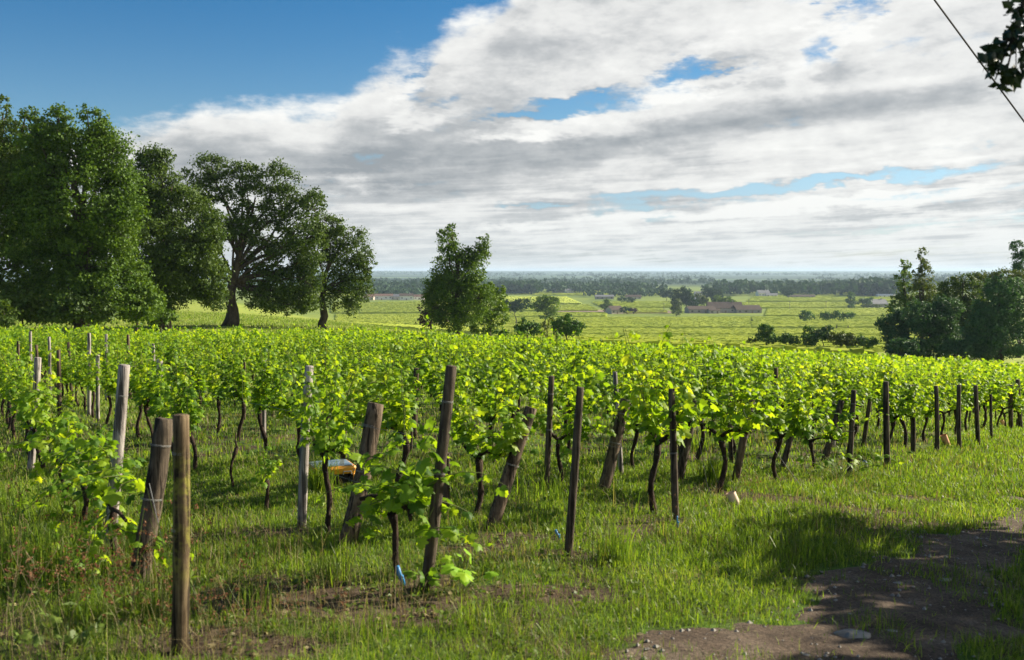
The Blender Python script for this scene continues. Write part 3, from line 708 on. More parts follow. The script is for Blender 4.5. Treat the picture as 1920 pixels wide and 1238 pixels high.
parts_.append(blades(30000, wedge(2.8, 9, 1.2), .09, .22, .006, 54, lambda x, y: gdens(x, y) * (fbm(x * .9, y * .9, 77, 3) > .54) * np.clip((9 - x * 2) / 8, .25, 1), .5))
parts_.append(blades(15000, lambda r, n: (lambda D: ((r.uniform(-60, 290, n) - 960) / FOC * D, D))(r.uniform(5.6, 9, n)), .12, .28, .005, 56, lambda x, y: 1. * (fbm(x * 1.3, y * 1.3, 78, 3) > .48), .5))
parts_.append(blades(50000, lambda r, n: (lambda D: ((r.uniform(1150, 1960, n) - 960) / FOC * D, D))(r.uniform(5.5, 26, n)), .06, .14, .006, 57, lambda x, y: gdens(x, y) * (x > .66 * (y - 7.2) + .6), .5))
parts_.append(blades(60000, lambda r, n: (lambda D: ((r.uniform(1000, 1980, n) - 960) / FOC * D, D))(r.uniform(4, 13, n)), .025, .09, .0055, 58, lambda x, y: np.clip(1 - np.abs(trackness(x, y) + .06) / .2, 0, 1) * (fbm(x * 4, y * 4, 99, 2) > .4), .8))
def merge_blades(L):
    V = []; F4 = []; F3 = []; o = 0
    for v, a, b in L: V.append(v); F4.append(a + o); F3.append(b + o); o += len(v)
    return np.vstack(V), [np.vstack(F4), np.vstack(F3)]
V, F = merge_blades(parts_); link('grass', mesh('grass', V, F, M_grass), kind='stuff')
V, F = merge_blades([blades(46000, wedge(2.8, 20, 1.2), .05, .20, .004, 52, lambda x, y: np.clip(bareness(x, y) + .35, .22, 1) * (trackness(x, y) < .1) * .6, .8),
    blades(900, lambda r, n: (r.uniform(-3.0, -.6, n), r.uniform(3.2, 7, n)), .2, .42, .0035, 53, lambda x, y: 1. * (fbm(x, y, 8, 3) > .42), .35)])
link('dry_grass', mesh('dry_grass', V, F, M_dry), kind='stuff')
# meadow under the left-hand trees and beyond the vines
def meadow(x, y):
    px = 960 + FOC * x / y; return ((y > np.interp(px, EPX, EDD)) & (px < 1150)) * 1.
V, F = merge_blades([blades(90000, wedge(58, 150, 1.), .14, .34, .011, 55, lambda x, y: meadow(x, y) * (x < 5), .4)])
link('meadow_grass', mesh('meadow_grass', V, F, M_grass), kind='stuff')

# small broad-leaved weeds, leaf litter and pebbles
def scatter_leaves(n, region, dens, size, seed, lift, m, name, nleaf=5, flat=.5, shape=RH):
    r = np.random.default_rng(seed); x, y = region(r, n); k = r.random(len(x)) < dens(x, y); x, y = x[k], y[k]; n = len(x)
    x = np.repeat(x, nleaf) + r.normal(0, size * .5, n * nleaf); y = np.repeat(y, nleaf) + r.normal(0, size * .5, n * nleaf)
    z = height(x, y) + r.uniform(.2, 1., len(x)) * lift; C = np.stack([x, y, z], -1)
    T = r.normal(0, 1, (len(x), 3)) * (1, 1, .4); N = r.normal(0, flat, (len(x), 3)) + (0, 0, 1)
    V, F = leaves(C, T, N, size * r.uniform(.6, 1.3, len(x)), shape)
    link(name, mesh(name, V, F, m), kind='stuff')
scatter_leaves(3200, wedge(2.8, 16, 1.2), lambda x, y: (trackness(x, y) < -.1) * (fbm(x * .8, y * .8, 91, 3) > .45) * 1., .034, 60, .05, M_weed, 'clover_and_weeds', 6)
scatter_leaves(3800, wedge(2.8, 12, 1.2), lambda x, y: (trackness(x, y) < .2) * np.clip(bareness(x, y) + .2, 0, 1), .04, 61, .012, M_dry, 'leaf_litter', 2, .3)
M_stone = mat('limestone', [(.13, .115, .10), (.24, .22, .19), (.34, .32, .28)], 9, .9, .6)
def stone_mesh(seed, sx, sy, sz):
    r = np.random.default_rng(seed); V = []; n1, n2 = 7, 12
    for i in range(n1):
        ph = -math.pi / 2 + math.pi * i / (n1 - 1)
        for j in range(n2):
            th = 2 * math.pi * j / n2; rr = 1 + .22 * math.sin(2 * th + seed) + .12 * math.sin(5 * th + seed * 2) + r.uniform(-.12, .12)
            V.append((sx * rr * math.cos(ph) ** .7 * math.cos(th), sy * rr * math.cos(ph) ** .7 * math.sin(th), sz * math.sin(ph)))
    F = [(i * n2 + j, i * n2 + (j + 1) % n2, (i + 1) * n2 + (j + 1) % n2, (i + 1) * n2 + j) for i in range(n1 - 1) for j in range(n2)]
    return mesh('stone', V, np.array(F), M_stone)
for j, (a, b, w, d, l) in enumerate([(1772, 1090, .05, .03, 'grey stone in the worn middle of the track'), (1850, 1180, .03, .03, 'brownish stone near the lower right corner'), (1425, 1205, .03, .02, 'small stone in the left part of the track'), (1600, 1195, .10, .06, 'largest flat pale stone bedded in the dirt track'), (1672, 1188, .045, .025, 'long pale stone right of the largest flat one on the track'), (1669, 1173, .025, .02, 'small pale stone just behind the long one on the track'),
        (1603, 1122, .04, .016, 'thin pale sliver of stone in the upper part of the track'), (1683, 1095, .035, .02, 'greyish flat stone where the track meets the grass'), (1790, 1158, .022, .03, 'small bright stone standing alone near the right side of the track'),
        (1543, 1186, .02, .02, 'small rounded stone left of the largest flat one'), (1495, 1182, .02, .015, 'little brown-white stone left on the track edge'), (1512, 1232, .03, .02, 'pale stone at the bottom edge of the picture'), (1745, 1204, .03, .02, 'dull stone low on the track right of centre')]):
    x, y, z = at(a, b); link('stone', stone_mesh(j, w, d, w * .32), loc=(x, y, z + .004), label=l, cat='stone', group='stones on the dirt track')
def pebbles(n, seed):
    r = np.random.default_rng(seed); x0, y0 = TRK.min(0); x1, y1 = TRK.max(0)
    x = r.uniform(x0, x1, n); y = r.uniform(y0, y1, n); k = trackness(x, y) > -.15; x, y = x[k], y[k]; n = len(x)
    o = np.array([(1, 0, 0), (-1, 0, 0), (0, 1, 0), (0, -1, 0), (0, 0, .7), (0, 0, -.7)]); f = np.array([(0, 2, 4), (2, 1, 4), (1, 3, 4), (3, 0, 4), (2, 0, 5), (1, 2, 5), (3, 1, 5), (0, 3, 5)])
    S = .0035 + .018 * r.random(n) ** 5
    V = np.stack([x, y, height(x, y) + .012], -1)[:, None] + o[None] * (S[:, None, None] * r.uniform(.6, 1.4, (n, 6, 1)))
    link('gravel', mesh('gravel', V.reshape(-1, 3), (f[None] + np.arange(n)[:, None, None] * 6).reshape(-1, 3), M_stone), kind='stuff')
pebbles(16000, 70)

# tall seeding weeds at left, each one a plant
def weed_mesh(seed, h, heads=True):
    r = np.random.default_rng(seed); st = MB(); C = []; L = []
    for s in range(r.integers(2, 5)):
        d = r.normal(0, .22, 2); k = np.linspace(0, 1, 6); hh = h * r.uniform(.6, 1)
        P = np.stack([d[0] * k * h + r.normal(0, .01), d[1] * k * h + .02 * np.sin(k * 5), hh * k], -1); st.tube(P, np.linspace(.0022, .001, 6), 4, cap=False)
        for i in range(9):
            t = r.uniform(.5, 1.); q_ = P[min(4, int(t * 5))] + (P[min(5, int(t * 5) + 1)] - P[min(4, int(t * 5))]) * (t * 5 % 1)
            if r.random() < .6:
                b = q_ + r.normal(0, .03, 3); st.tube(np.array([q_, b]), [.001, .0008], 3, cap=False)
                for _ in range(5): C.append(b + r.normal(0, .006, 3))
        for i in range(5):
            t = r.uniform(.05, .6); L.append(P[int(t * 5)])
    sm = st.mesh('stem', M_dry if seed % 2 else M_weed); C = np.array(C); n = len(C)
    V, F = leaves(C, r.normal(0, 1, (n, 3)), r.normal(0, 1, (n, 3)), np.full(n, .013), RH); hm = mesh('seed_head', V, F, M_seed)
    L = np.array(L); n = len(L); V, F = leaves(L, r.normal(0, 1, (n, 3)), r.normal(0, .5, (n, 3)) + (0, 0, 1), r.uniform(.04, .08, n), (RH[0] * (.35, 1, 1), RH[1])); lm = mesh('leaf', V, F, M_weed)
    return sm, hm, lm
WV = [weed_mesh(400 + i, .42 + .05 * i) for i in range(5)]
wl = [(560, 1180), (610, 1205), (340, 1220), (20, 1130), (50, 1030), (110, 1105), (445, 1175), (215, 1190), (265, 1190), (235, 1165), (290, 1215), (305, 1170), (200, 1150), (165, 1120), (350, 1160), (395, 1170), (130, 1180), (80, 1150), (230, 1232), (180, 1225), (420, 1225), (375, 1100), (460, 1130), (100, 1215), (150, 1075), (60, 1080), (1262, 985), (1410, 940), (30, 1190), (330, 1120), (480, 1190), (250, 1110), (145, 1150)]
for j, (a, b) in enumerate(wl):
    x, y, z = at(a, b); e = link('seeding_weed', None, loc=(x, y, z), rz=j * 2.1, scale=(.75 + .1 * (j % 5)) * (.8 if a > 1000 else 1), cat='weed', group='tall seeding weeds',
        label='slender seeding weed at the foot of the V posts' if a == 1262 else 'slender weed beside the cream tube' if a == 1410 else 'tall weed with rust-brown seed heads in the rough grass around the paired thick posts')
    for nm, d in zip(('stem', 'seed_head', 'foliage'), WV[j % 5]): link(nm, d, e, kind='stuff' if nm == 'seed_head' else None)
# grass tufts
def tuft(x, y, n, h, w, seed, label, m=M_grass, lean=.35, rad=.06):
    r = np.random.default_rng(seed)
    V, a, b = blades(n, lambda r_, n_: (x + r_.normal(0, rad, n_), y + r_.normal(0, rad, n_)), h * .8, h * 1.5, w, seed, lambda p, q_: np.ones(len(p)), lean, m)
    o = np.array([x, y, H(x, y)]); link('grass_tuft', mesh('grass_tuft', V - o, [a, b], m), loc=o, label=label, cat='grass tuft', group='long grass tufts')
for j, (a, b, n, h, l) in enumerate([(1150, 1055, 130, .30, 'tall bright grass tuft right of the tall dark post'), (1340, 905, 160, .34, 'long arching grass tuft around the cream tube'), (600, 925, 260, .3, 'tall thin grass in front of the yellow robot'),
        (480, 1150, 60, .18, 'dark low tuft in the shaded soil patch'), (620, 1090, 80, .2, 'leafy tuft at the foot of the brown leaning post'), (1310, 850, 90, .28, 'grass tuft behind the V of posts'), (1010, 940, 120, .3, 'tall pale grass between the two centre posts'),
        (980, 1120, 50, .16, 'short tuft beside the bare soil patch at centre'), (690, 1190, 70, .16, 'bright tuft at the edge of the bare soil near the bottom'), (30, 1100, 160, .36, 'big rank clump of grass near the left edge'), (60, 960, 160, .3, 'rank green clump below the far-left vines'),
        (880, 1180, 80, .15, 'bright tuft in the sunlit strip at the bottom'), (1260, 1010, 60, .16, 'tuft around the foot of the V posts'), (1620, 865, 80, .2, 'tuft among leafy sprouts at the first right-hand end post')]):
    x, y, z = at(a, b); tuft(x, y, n, h, .0065, 500 + j, l, rad=.07 if j not in (9, 10, 6) else .28)

# bright young vine shoot in front, and ragwort-like sprouts
def sprout(px, py, n, size, h, seed, label, m, name='vine_seedling', spread=.12, tall=None):
    r = np.random.default_rng(seed); x, y, z = at(px, py); st = MB(); C = []; T = []; N = []; S = []
    for i in range(n):
        d = np.array([r.normal(0, spread), r.normal(0, spread * .6), h * r.uniform(.45, 1.1)]); st.tube(np.array([(0, 0, -.01), d * (.4, .4, .6), d]), [.003, .0025, .002], 4, cap=False)
        C.append(d); T.append(np.array([d[0], d[1] - .05, -.03]) + r.normal(0, .05, 3)); N.append(np.array([.25, -.5, .8]) + r.normal(0, .3, 3)); S.append(size * r.uniform(.6, 1.2))
    e = link(name, None, loc=(x, y, z), label=label, cat='plant')
    link('stem', st.mesh('stem', M_cane), e); V, F = leaves(np.array(C), np.array(T), np.array(N), np.array(S)); link('foliage', mesh('foliage', V, F, m), e)
sprout(868, 1112, 9, .10, .20, 1, 'bright yellow-green young vine shoot right of the tall leaning centre post', M_shoot, spread=.16)
sprout(775, 1120, 7, .09, .16, 2, 'small young vine leaves at the left foot of the tall centre post', M_vine)
sprout(1575, 900, 22, .09, .32, 3, 'low leafy vine sprouts at the foot of the first right-hand end post', M_vine, spread=.28)
sprout(1645, 880, 12, .07, .25, 4, 'low leafy sprouts between the first two right-hand end posts', M_vine, spread=.2)
sprout(170, 960, 8, .06, .1, 5, 'tiny yellow seedling in the grass under the left-hand vines', M_shoot, spread=.05)
sprout(118, 1225, 9, .07, .12, 6, 'broad-leaved seedling in the bottom left corner grass', M_weed, spread=.1)
sprout(1055, 905, 14, .10, .42, 7, 'low hanging vine leaves left of the tall dark post right of centre', M_vine, spread=.15)

# ================================================================== trees
def tube_path(a, b, sag, n=6, r=None):
    k = np.linspace(0, 1, n)[:, None]; P = a + (b - a) * k; P = P + np.array([0, 0, 1.]) * (sag * np.sin(k * math.pi))
    if r is not None: P[1:-1] += r.normal(0, .03 * np.linalg.norm(b - a), (n - 2, 3))
    return P
def crown_mesh(name, L, leaf, dens, m, seed, base, clump=(.45, .95), flat=.5, hole=.0):
    """L: lobes (centre, radii); leaves gathered in clumps spread through each lobe's outer shell"""
    r = np.random.default_rng(seed); C = []; N = []; S = []
    for c, rad in L:
        c = np.array(c); rad = np.array(rad); area = 4 * math.pi * ((rad[0] * rad[2]) ** 1.6 / 3 + 2 * (rad[0] * rad[2]) ** 1.6 / 3) ** (1 / 1.6)
        nc = max(5, int(area * dens / (clump[0] + clump[1]) ** 2 * 1.6))
        d = unit(r.normal(0, 1, (nc, 3))); rr = r.uniform(.35, 1.06, nc) ** .55; cc = c + d * rad * rr[:, None]
        for i in range(nc):
            s = r.uniform(*clump) * min(1., min(rad) * .9); k = int(26 * r.uniform(.6, 1.4) * (s / .7) ** 1.6 * (.3 / leaf) ** 1.7) + 5
            q_ = r.normal(0, .42, (k, 3)) * s * (1, 1, .62); C.append(cc[i] + q_)
            N.append(unit(q_ + 1e-6) * .6 + d[i] * .5 + r.normal(0, .5, (k, 3)) + (0, 0, .35)); S.append(leaf * r.uniform(.55, 1.35, k))
    C = np.vstack(C); N = np.vstack(N); S = np.concatenate(S); n = len(C)
    V, F = leaves(C, r.normal(0, 1, (n, 3)) - (0, 0, .4), N, S, RH)
    return mesh(name, V - base, F, m)
NT_ = [0]
def tree(name, label, base, lobes_px, D=None, m=M_oak, leaf=.26, dens=1.5, trunk=.3, seed=1, group=None, cat='tree', mats_extra=None, fork=None, limbs=True, depth=.8, clump=(.45, .95), hang=0, tr_m=None, twigs=0, edge=3):
    """lobes_px: (px, py, rx, ry[, material index]) measured on the photograph at the tree's distance D"""
    r = np.random.default_rng(seed)
    if D is None: x, y, z = at(*base)
    else: x, y, z = atD(base[0], D)
    D = y; s = D / FOC; B = np.array([x, y, z - .15]); L = []
    for q_ in lobes_px:
        rx, rz_ = q_[2] * s, q_[3] * s; mean = math.sqrt(rx * rz_)
        off = r.uniform(-1, 1) * mean * depth * .9; c = pt(q_[0], q_[1], D + off); L.append((c, (rx * (D + off) / D, mean * depth, rz_)))
    L0 = list(L)
    if edge:
        for c, rad in L0:
            for _ in range(edge):
                a = r.uniform(-.5, math.pi + .5); c2 = c + np.array([rad[0] * math.cos(a) * .95, r.uniform(-.4, .4) * rad[1], rad[2] * math.sin(a) * .95]); k = r.uniform(.22, .42); L.append((c2, (rad[0] * k, rad[0] * k, rad[2] * k)))
    e = link(name, None, loc=(x, y, z), label=label, cat=cat, group=group)
    if trunk:
        mb = MB(); top = max(l[0][2] + l[1][2] * .3 for l in L); cen = np.mean([l[0] for l in L], 0)
        fk = fork if fork else .32; Fp = np.array([B[0] + (cen[0] - B[0]) * .06, B[1] + (cen[1] - B[1]) * .2, B[2] + (top - B[2]) * fk])
        mb.tube(np.vstack([tube_path(B, Fp, 0, 6, r)]), np.linspace(trunk * 1.25, trunk * .75, 6) * np.array([1.25, 1, .95, 1, 1, 1]), 9, wob=.12)
        if limbs:
            tp_ = np.array([cen[0] * .7 + Fp[0] * .3, cen[1], Fp[2] + (top - Fp[2]) * .72]); ld = tube_path(Fp, tp_, 0, 7, r); mb.tube(ld, np.linspace(trunk * .72, trunk * .12, 7), 8, cap=False, wob=.1)
            for c, rad in L0:
                q0 = ld[int(np.clip((c[2] - Fp[2]) / max(.5, top - Fp[2]) * 5 - 1.2 + r.uniform(-.6, .6), 0, 5))]
                mid = q0 + (c - q0) * .5 + r.normal(0, .3, 3); P = np.vstack([tube_path(q0, mid, .2, 4)[:-1], tube_path(mid, c, .15, 4)])
                mb.tube(P, np.linspace(trunk * .38, trunk * .08, len(P)) * r.uniform(.7, 1.1), 6, cap=False)
                for t in range(4):
                    tp = c + unit(r.normal(0, 1, 3)) * np.array(rad) * .9; mb.tube(tube_path(mid * .4 + c * .6, tp, .1, 4), np.linspace(trunk * .16, .012, 4), 4, cap=False)
            for t in range(twigs):
                c, rad = L[r.integers(0, len(L))]; up = c + np.array([r.normal(0, .3), 0, rad[2] * 1.5]); mb.tube(tube_path(c, up, 0, 4, r), np.linspace(.035, .008, 4), 4, cap=False)
        mb.V = [v - np.array([x, y, z]) for v in mb.V]; link('trunk', mb.mesh('trunk', tr_m or M_trunk, True), e)
    link('crown', crown_mesh('crown', L, leaf, dens, m, seed + 50, np.array([x, y, z]), clump), e)
    return e
LG = 'old trees along the left-hand edge of the vineyard'
tree('broadleaf_tree', 'dark tall tree cut off by the left edge of the photo', (-30, 600), [(-60, 330, 100, 130), (15, 275, 38, 55), (25, 400, 85, 80), (40, 505, 60, 60), (-30, 560, 80, 50), (6, 212, 14, 34), (50, 235, 24, 28), (70, 330, 40, 60), (20, 340, 60, 60), (70, 440, 40, 60), (60, 560, 50, 40)], 70, M_oak, .17, 1.5, .5, 11, LG)
tree('broadleaf_tree', 'tallest bright green tree at left with leaves reaching to the vines', (150, 612), [(105, 235, 26, 40), (140, 290, 70, 70), (175, 232, 26, 34), (85, 300, 50, 60), (195, 285, 45, 50), (150, 390, 95, 80), (222, 330, 26, 50), (210, 420, 40, 60), (95, 460, 90, 80), (190, 480, 65, 55), (205, 545, 75, 45), (120, 560, 90, 50), (262, 560, 36, 38), (240, 510, 35, 30), (55, 225, 14, 25), (150, 470, 60, 60), (60, 380, 50, 60), (160, 580, 60, 30)], 66, M_elm, .17, 1.7, .55, 12, LG)
tree('broadleaf_tree', 'dark rounded tree between the tallest tree and the forked oak', (300, 600), [(290, 300, 30, 25), (285, 345, 50, 50), (330, 400, 60, 65), (290, 470, 70, 70), (345, 480, 60, 60), (330, 540, 60, 32), (388, 548, 32, 26), (395, 430, 28, 40), (265, 400, 40, 60), (400, 565, 26, 22), (370, 520, 40, 40), (275, 570, 34, 30), (300, 520, 50, 50), (405, 520, 22, 40)], 80, M_oak, .18, 1.7, .5, 13, LG)
tree('oak_tree', 'big spreading oak with a forked ivy-clad trunk', (432, 611), [(388, 315, 40, 26), (372, 362, 26, 36), (410, 350, 28, 30), (455, 330, 32, 24), (515, 338, 44, 34), (470, 375, 44, 30), (545, 385, 40, 26), (588, 388, 20, 34), (440, 430, 36, 36), (400, 450, 20, 34), (505, 440, 50, 30), (565, 440, 36, 34), (530, 490, 50, 36), (550, 535, 44, 40), (500, 560, 40, 24), (405, 505, 22, 16), (605, 440, 16, 26), (470, 500, 24, 26), (460, 425, 26, 22), (520, 400, 30, 20), (580, 490, 24, 34), (575, 555, 30, 30), (520, 530, 40, 30), (545, 578, 34, 16), (472, 545, 22, 30), (590, 520, 18, 30)], 87, M_oak, .175, 1.3, .52, 14, LG, fork=.26, twigs=10)
tree('oak_tree', 'slimmer oak with twin stems at the right end of the row', (605, 617), [(585, 376, 20, 20), (645, 448, 42, 24), (612, 425, 30, 26), (680, 480, 22, 22), (640, 495, 45, 26), (590, 470, 24, 34), (655, 545, 32, 32), (610, 545, 18, 30), (697, 500, 12, 20), (690, 540, 14, 20), (575, 520, 14, 30), (630, 470, 26, 20), (665, 515, 26, 30), (650, 572, 26, 16)], 91, M_oak, .175, 1.3, .34, 15, LG, fork=.3, twigs=5)
tree('leaning_tree', 'lone ragged tree with two peaks standing behind the centre vines', (858, 627), [(838, 452, 20, 22), (846, 434, 12, 12), (862, 475, 22, 22), (905, 458, 14, 16), (898, 485, 20, 22), (888, 512, 20, 24), (845, 510, 34, 32), (822, 545, 26, 28), (858, 550, 36, 30), (880, 580, 32, 30), (845, 595, 34, 24), (812, 575, 18, 24), (905, 560, 20, 26)], 100, M_elm, .18, 2.1, .34, 16, None, fork=.2)
tree('bushy_tree', 'lighter green bushy tree touching the right side of the lone tree', (918, 630), [(928, 550, 20, 20), (918, 580, 26, 26), (940, 590, 14, 26), (905, 610, 24, 18)], 106, M_elm, .24, 1.5, .2, 17)
tree('plum_tree', 'small dark purple-leaved tree left of the lone tree', (808, 622), [(803, 575, 16, 16), (820, 590, 18, 18), (800, 598, 14, 14)], 120, M_purple, .24, 1.5, .12, 18)
SG = 'shrubs and small trees dotted beyond the centre of the vineyard'
def shrub(label, base, lobes, m=M_bush, D=None, leaf=.24, seed=1, group=SG, trunk=.1, dens=1.4, name='shrub', clump=(.35, .7)):
    tree(name, label, base, lobes, D, m, leaf, dens, trunk, seed, group, 'shrub' if name != 'round_tree' else 'tree', clump=clump)
shrub('low dark bush at the foot of the bushy tree', (945, 634), [(935, 622, 20, 10), (958, 626, 18, 8)], seed=21, D=112)
shrub('rounded dark green shrub left of the widest round shrub', (990, 634), [(988, 614, 20, 15), (1003, 620, 12, 12), (975, 622, 10, 10)], seed=22, D=118)
shrub('widest round dark shrub standing at the field edge', (1062, 636), [(1060, 610, 26, 18), (1045, 618, 16, 15), (1080, 618, 14, 14)], seed=23, D=118)
shrub('thin yellowish sapling between the two round shrubs', (1028, 636), [(1022, 620, 16, 12), (1030, 606, 10, 10)], M_olive, seed=24, D=125, dens=.7, leaf=.2)
tree('round_tree', 'small round-headed tree with a bare stem above the shrubs', (1022, 605), [(1012, 568, 16, 13), (1032, 572, 16, 14), (1022, 585, 16, 12)], 480, M_elm, .9, 1.2, .35, 25, SG, clump=(1.2, 2.4))
tree('round_tree', 'low umbrella-shaped tree with two short stems left of the round-headed tree', (968, 590), [(955, 574, 14, 10), (975, 572, 18, 11), (945, 577, 10, 7)], 620, M_wood, 1., 1.3, .4, 26, SG, clump=(1.4, 2.6))
RG = 'trees of the dark grove at the right edge'
tree('poplar_tree', 'left one of the two pointed poplars', (1700, 660), [(1698, 500, 11, 12), (1693, 522, 14, 16), (1700, 548, 18, 18), (1690, 575, 22, 20)], 150, M_elm, .26, 1.3, .3, 31, RG)
tree('poplar_tree', 'taller right one of the two pointed poplars', (1732, 660), [(1730, 480, 8, 13), (1735, 505, 12, 14), (1722, 512, 8, 10), (1732, 535, 18, 16), (1745, 560, 24, 20), (1725, 575, 22, 20)], 148, M_olive, .26, 1.3, .3, 32, RG)
tree('conifer_tree', 'dark spreading evergreen on the left flank of the grove', (1672, 668), [(1662, 612, 14, 24), (1645, 606, 8, 5), (1678, 600, 18, 20), (1680, 635, 22, 28), (1700, 600, 20, 20)], 128, M_blue, .24, 1.8, .25, 33, RG)
tree('bushy_tree', 'blue-green tree in the middle of the grove below the poplars', (1745, 672), [(1700, 655, 34, 18), (1745, 660, 36, 16), (1725, 590, 30, 24), (1750, 600, 34, 30), (1720, 630, 36, 30), (1765, 635, 34, 34), (1770, 580, 26, 26)], 126, M_blue, .25, 1.7, .3, 34, RG)
tree('bushy_tree', 'olive-topped tree rising behind the middle of the grove', (1800, 672), [(1805, 525, 22, 13), (1780, 548, 24, 20), (1820, 550, 34, 26), (1800, 590, 36, 36), (1835, 600, 34, 44), (1810, 640, 40, 28), (1800, 660, 40, 18), (1850, 662, 40, 16)], 134, M_oak, .25, 1.6, .3, 35, RG)
tree('bushy_tree', 'widest pale blue-green tree at the right edge of the grove', (1880, 678), [(1880, 545, 34, 24), (1865, 580, 40, 34), (1905, 580, 40, 50), (1850, 620, 36, 40), (1890, 640, 50, 34), (1835, 645, 26, 26)], 118, M_blue, .25, 1.7, .3, 36, RG)
tree('bushy_tree', 'dark tree showing above the widest tree of the grove', (1865, 670), [(1850, 522, 26, 14), (1885, 520, 26, 14), (1915, 530, 24, 20)], 150, M_olive, .26, 1.5, .3, 37, RG)
tree('tall_tree', 'tall narrow dark tree cut by the right edge of the photo', (1912, 670), [(1908, 466, 13, 14), (1915, 490, 16, 16), (1918, 515, 22, 20)], 160, M_blue, .26, 1.5, .3, 38, RG)
for j, (l, b, lo, mm) in enumerate([('low grey-green bush before the dark evergreen', (1690, 676), [(1680, 645, 16, 10), (1702, 647, 20, 12)], M_blue), ('low dark bush in front of the widest grove tree', (1792, 678), [(1780, 650, 18, 12), (1802, 652, 20, 14)], M_blue),
        ('rounded shrub just left of the grove', (1620, 660), [(1612, 640, 14, 9), (1632, 643, 16, 9)], M_bush), ('pale loose shrub right of the white rails', (1580, 658), [(1572, 635, 18, 12), (1592, 638, 14, 12)], M_olive),
        ('dark little tree behind the white rails', (1547, 650), [(1553, 619, 10, 7), (1540, 627, 16, 10)], M_blue), ('leafy shrub left of the white rails', (1516, 652), [(1515, 622, 11, 9), (1518, 638, 16, 11)], M_bush),
        ('round dense shrub among the row beyond the vines', (1481, 654), [(1474, 635, 14, 9), (1490, 638, 12, 8)], M_bush), ('tallest shrub of the row beyond the vines', (1438, 652), [(1436, 620, 13, 11), (1430, 632, 14, 9), (1446, 636, 12, 9)], M_bush),
        ('low brownish bush left of the tallest shrub', (1410, 650), [(1410, 639, 10, 4)], M_olive)]):
    shrub(l, b, lo, mm, D=(117 if j < 2 else 150), seed=41 + j, group='shrubs in front of the valley at right', dens=2.6, leaf=.26)

for j, (l, b, lo, D_) in enumerate([('dark leafy shrub at the foot of the leftmost tree', (40, 612), [(30, 575, 50, 28), (70, 585, 30, 20)], 64), ('shrub mass under the tallest bright tree', (150, 614), [(130, 580, 45, 26), (185, 588, 40, 22), (100, 592, 30, 18)], 62),
        ('sunlit shrub where the left-hand trees meet the meadow', (255, 612), [(240, 575, 34, 26), (268, 560, 22, 20), (262, 590, 24, 14)], 64), ('dark undergrowth beneath the rounded tree', (320, 606), [(300, 570, 30, 16)], 78), ('dense shrub hiding the stem of the rounded dark tree', (300, 610), [(292, 586, 26, 18), (310, 594, 18, 12)], 70), ('pale shrub at the far left edge of the vines', (8, 620), [(5, 590, 26, 26)], 60)]):
    shrub(l, b, lo, M_elm if j in (2, 4) else M_oak, D=D_, seed=61 + j, group='shrubs beneath the left-hand trees', dens=2.0, leaf=.22)
# the tree whose branch hangs into the upper right corner; its trunk and crown stand outside the frame
def big_right_tree():
    r = np.random.default_rng(77); bx, by = 10.6, 8.3; bz = H(bx, by); e = link('overhanging_tree', None, loc=(bx, by, bz), label='near dark tree whose out-of-focus branch hangs in the upper right corner', cat='tree')
    o = np.array([bx, by, bz]); mb = MB(); F_ = o + (0, 0, 2.6); mb.tube(tube_path(o - (0, 0, .2), F_, 0, 6, r), np.linspace(.32, .22, 6), 10, wob=.1)
    L = [(o + np.array(c), rr) for c, rr in [((0, 0, 3.9), (2.3, 2.3, 1.2)), ((-2., -1.6, 3.6), (1.7, 1.7, .9)), ((1.4, 1.2, 4.), (1.8, 1.8, 1.1)), ((-.6, -3.2, 4.), (1.7, 1.7, .9)), ((1.8, -1.4, 4.3), (1.9, 1.9, 1.)), ((-1.9, 1.6, 3.3), (1.7, 1.7, .9)), ((-2.6, .2, 3.), (1.6, 1.6, .8)), ((.6, 2.2, 3.4), (1.9, 1.9, 1.)), ((-1.2, -3.4, 2.9), (1.5, 1.5, .7)), ((2.6, .4, 2.6), (1.6, 1.6, .8))]]
    for c, rr in L: mb.tube(tube_path(F_, c, .3, 6, r), np.linspace(.16, .04, 6), 7, cap=False)
    DD = 4.6; tip = [pt(1925, -20, DD), pt(1905, 60, DD), pt(1880, 110, DD), pt(1866, 150, DD)]
    mb.tube([F_, F_ + (-2.5, -2.2, 1.), pt(2300, -420, 5.4), pt(2040, -180, 4.9)] + tip[:1], [.12, .08, .05, .03, .014], 7, cap=False)
    mb.tube(tip, [.013, .009, .006, .003], 5, cap=False); C = []
    for (a, b, rx, ry, k) in [(1908, 20, 16, 28, 50), (1935, 60, 25, 30, 50), (1862, 92, 16, 11, 34), (1885, 84, 16, 12, 34), (1868, 122, 14, 14, 30), (1888, 138, 12, 16, 30), (1880, 160, 7, 8, 12), (1905, 145, 8, 12, 16), (1918, 128, 10, 14, 22), (1852, 108, 8, 8, 10), (1895, 55, 12, 10, 18), (1925, 100, 14, 14, 20)]:
        for _ in range(int(k * 1.1)): C.append(pt(a + r.normal(0, rx * .55), b + r.normal(0, ry * .55), DD + r.normal(0, .06)))
        mb.tube([tip[1], pt(a, b, DD)], [.004, .002], 4, cap=False)
    mb.V = [v - o for v in mb.V]; link('trunk', mb.mesh('trunk', M_trunk, True), e)
    cm_ = crown_mesh('crown', L, .18, 1.9, M_oak, 78, o, (.3, .6)); link('crown', cm_, e)
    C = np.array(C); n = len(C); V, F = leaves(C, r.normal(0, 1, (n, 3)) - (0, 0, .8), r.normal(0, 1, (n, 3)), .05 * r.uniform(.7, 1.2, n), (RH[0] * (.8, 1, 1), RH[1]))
    link('foliage', mesh('foliage', V - o, F, M_silh), e)
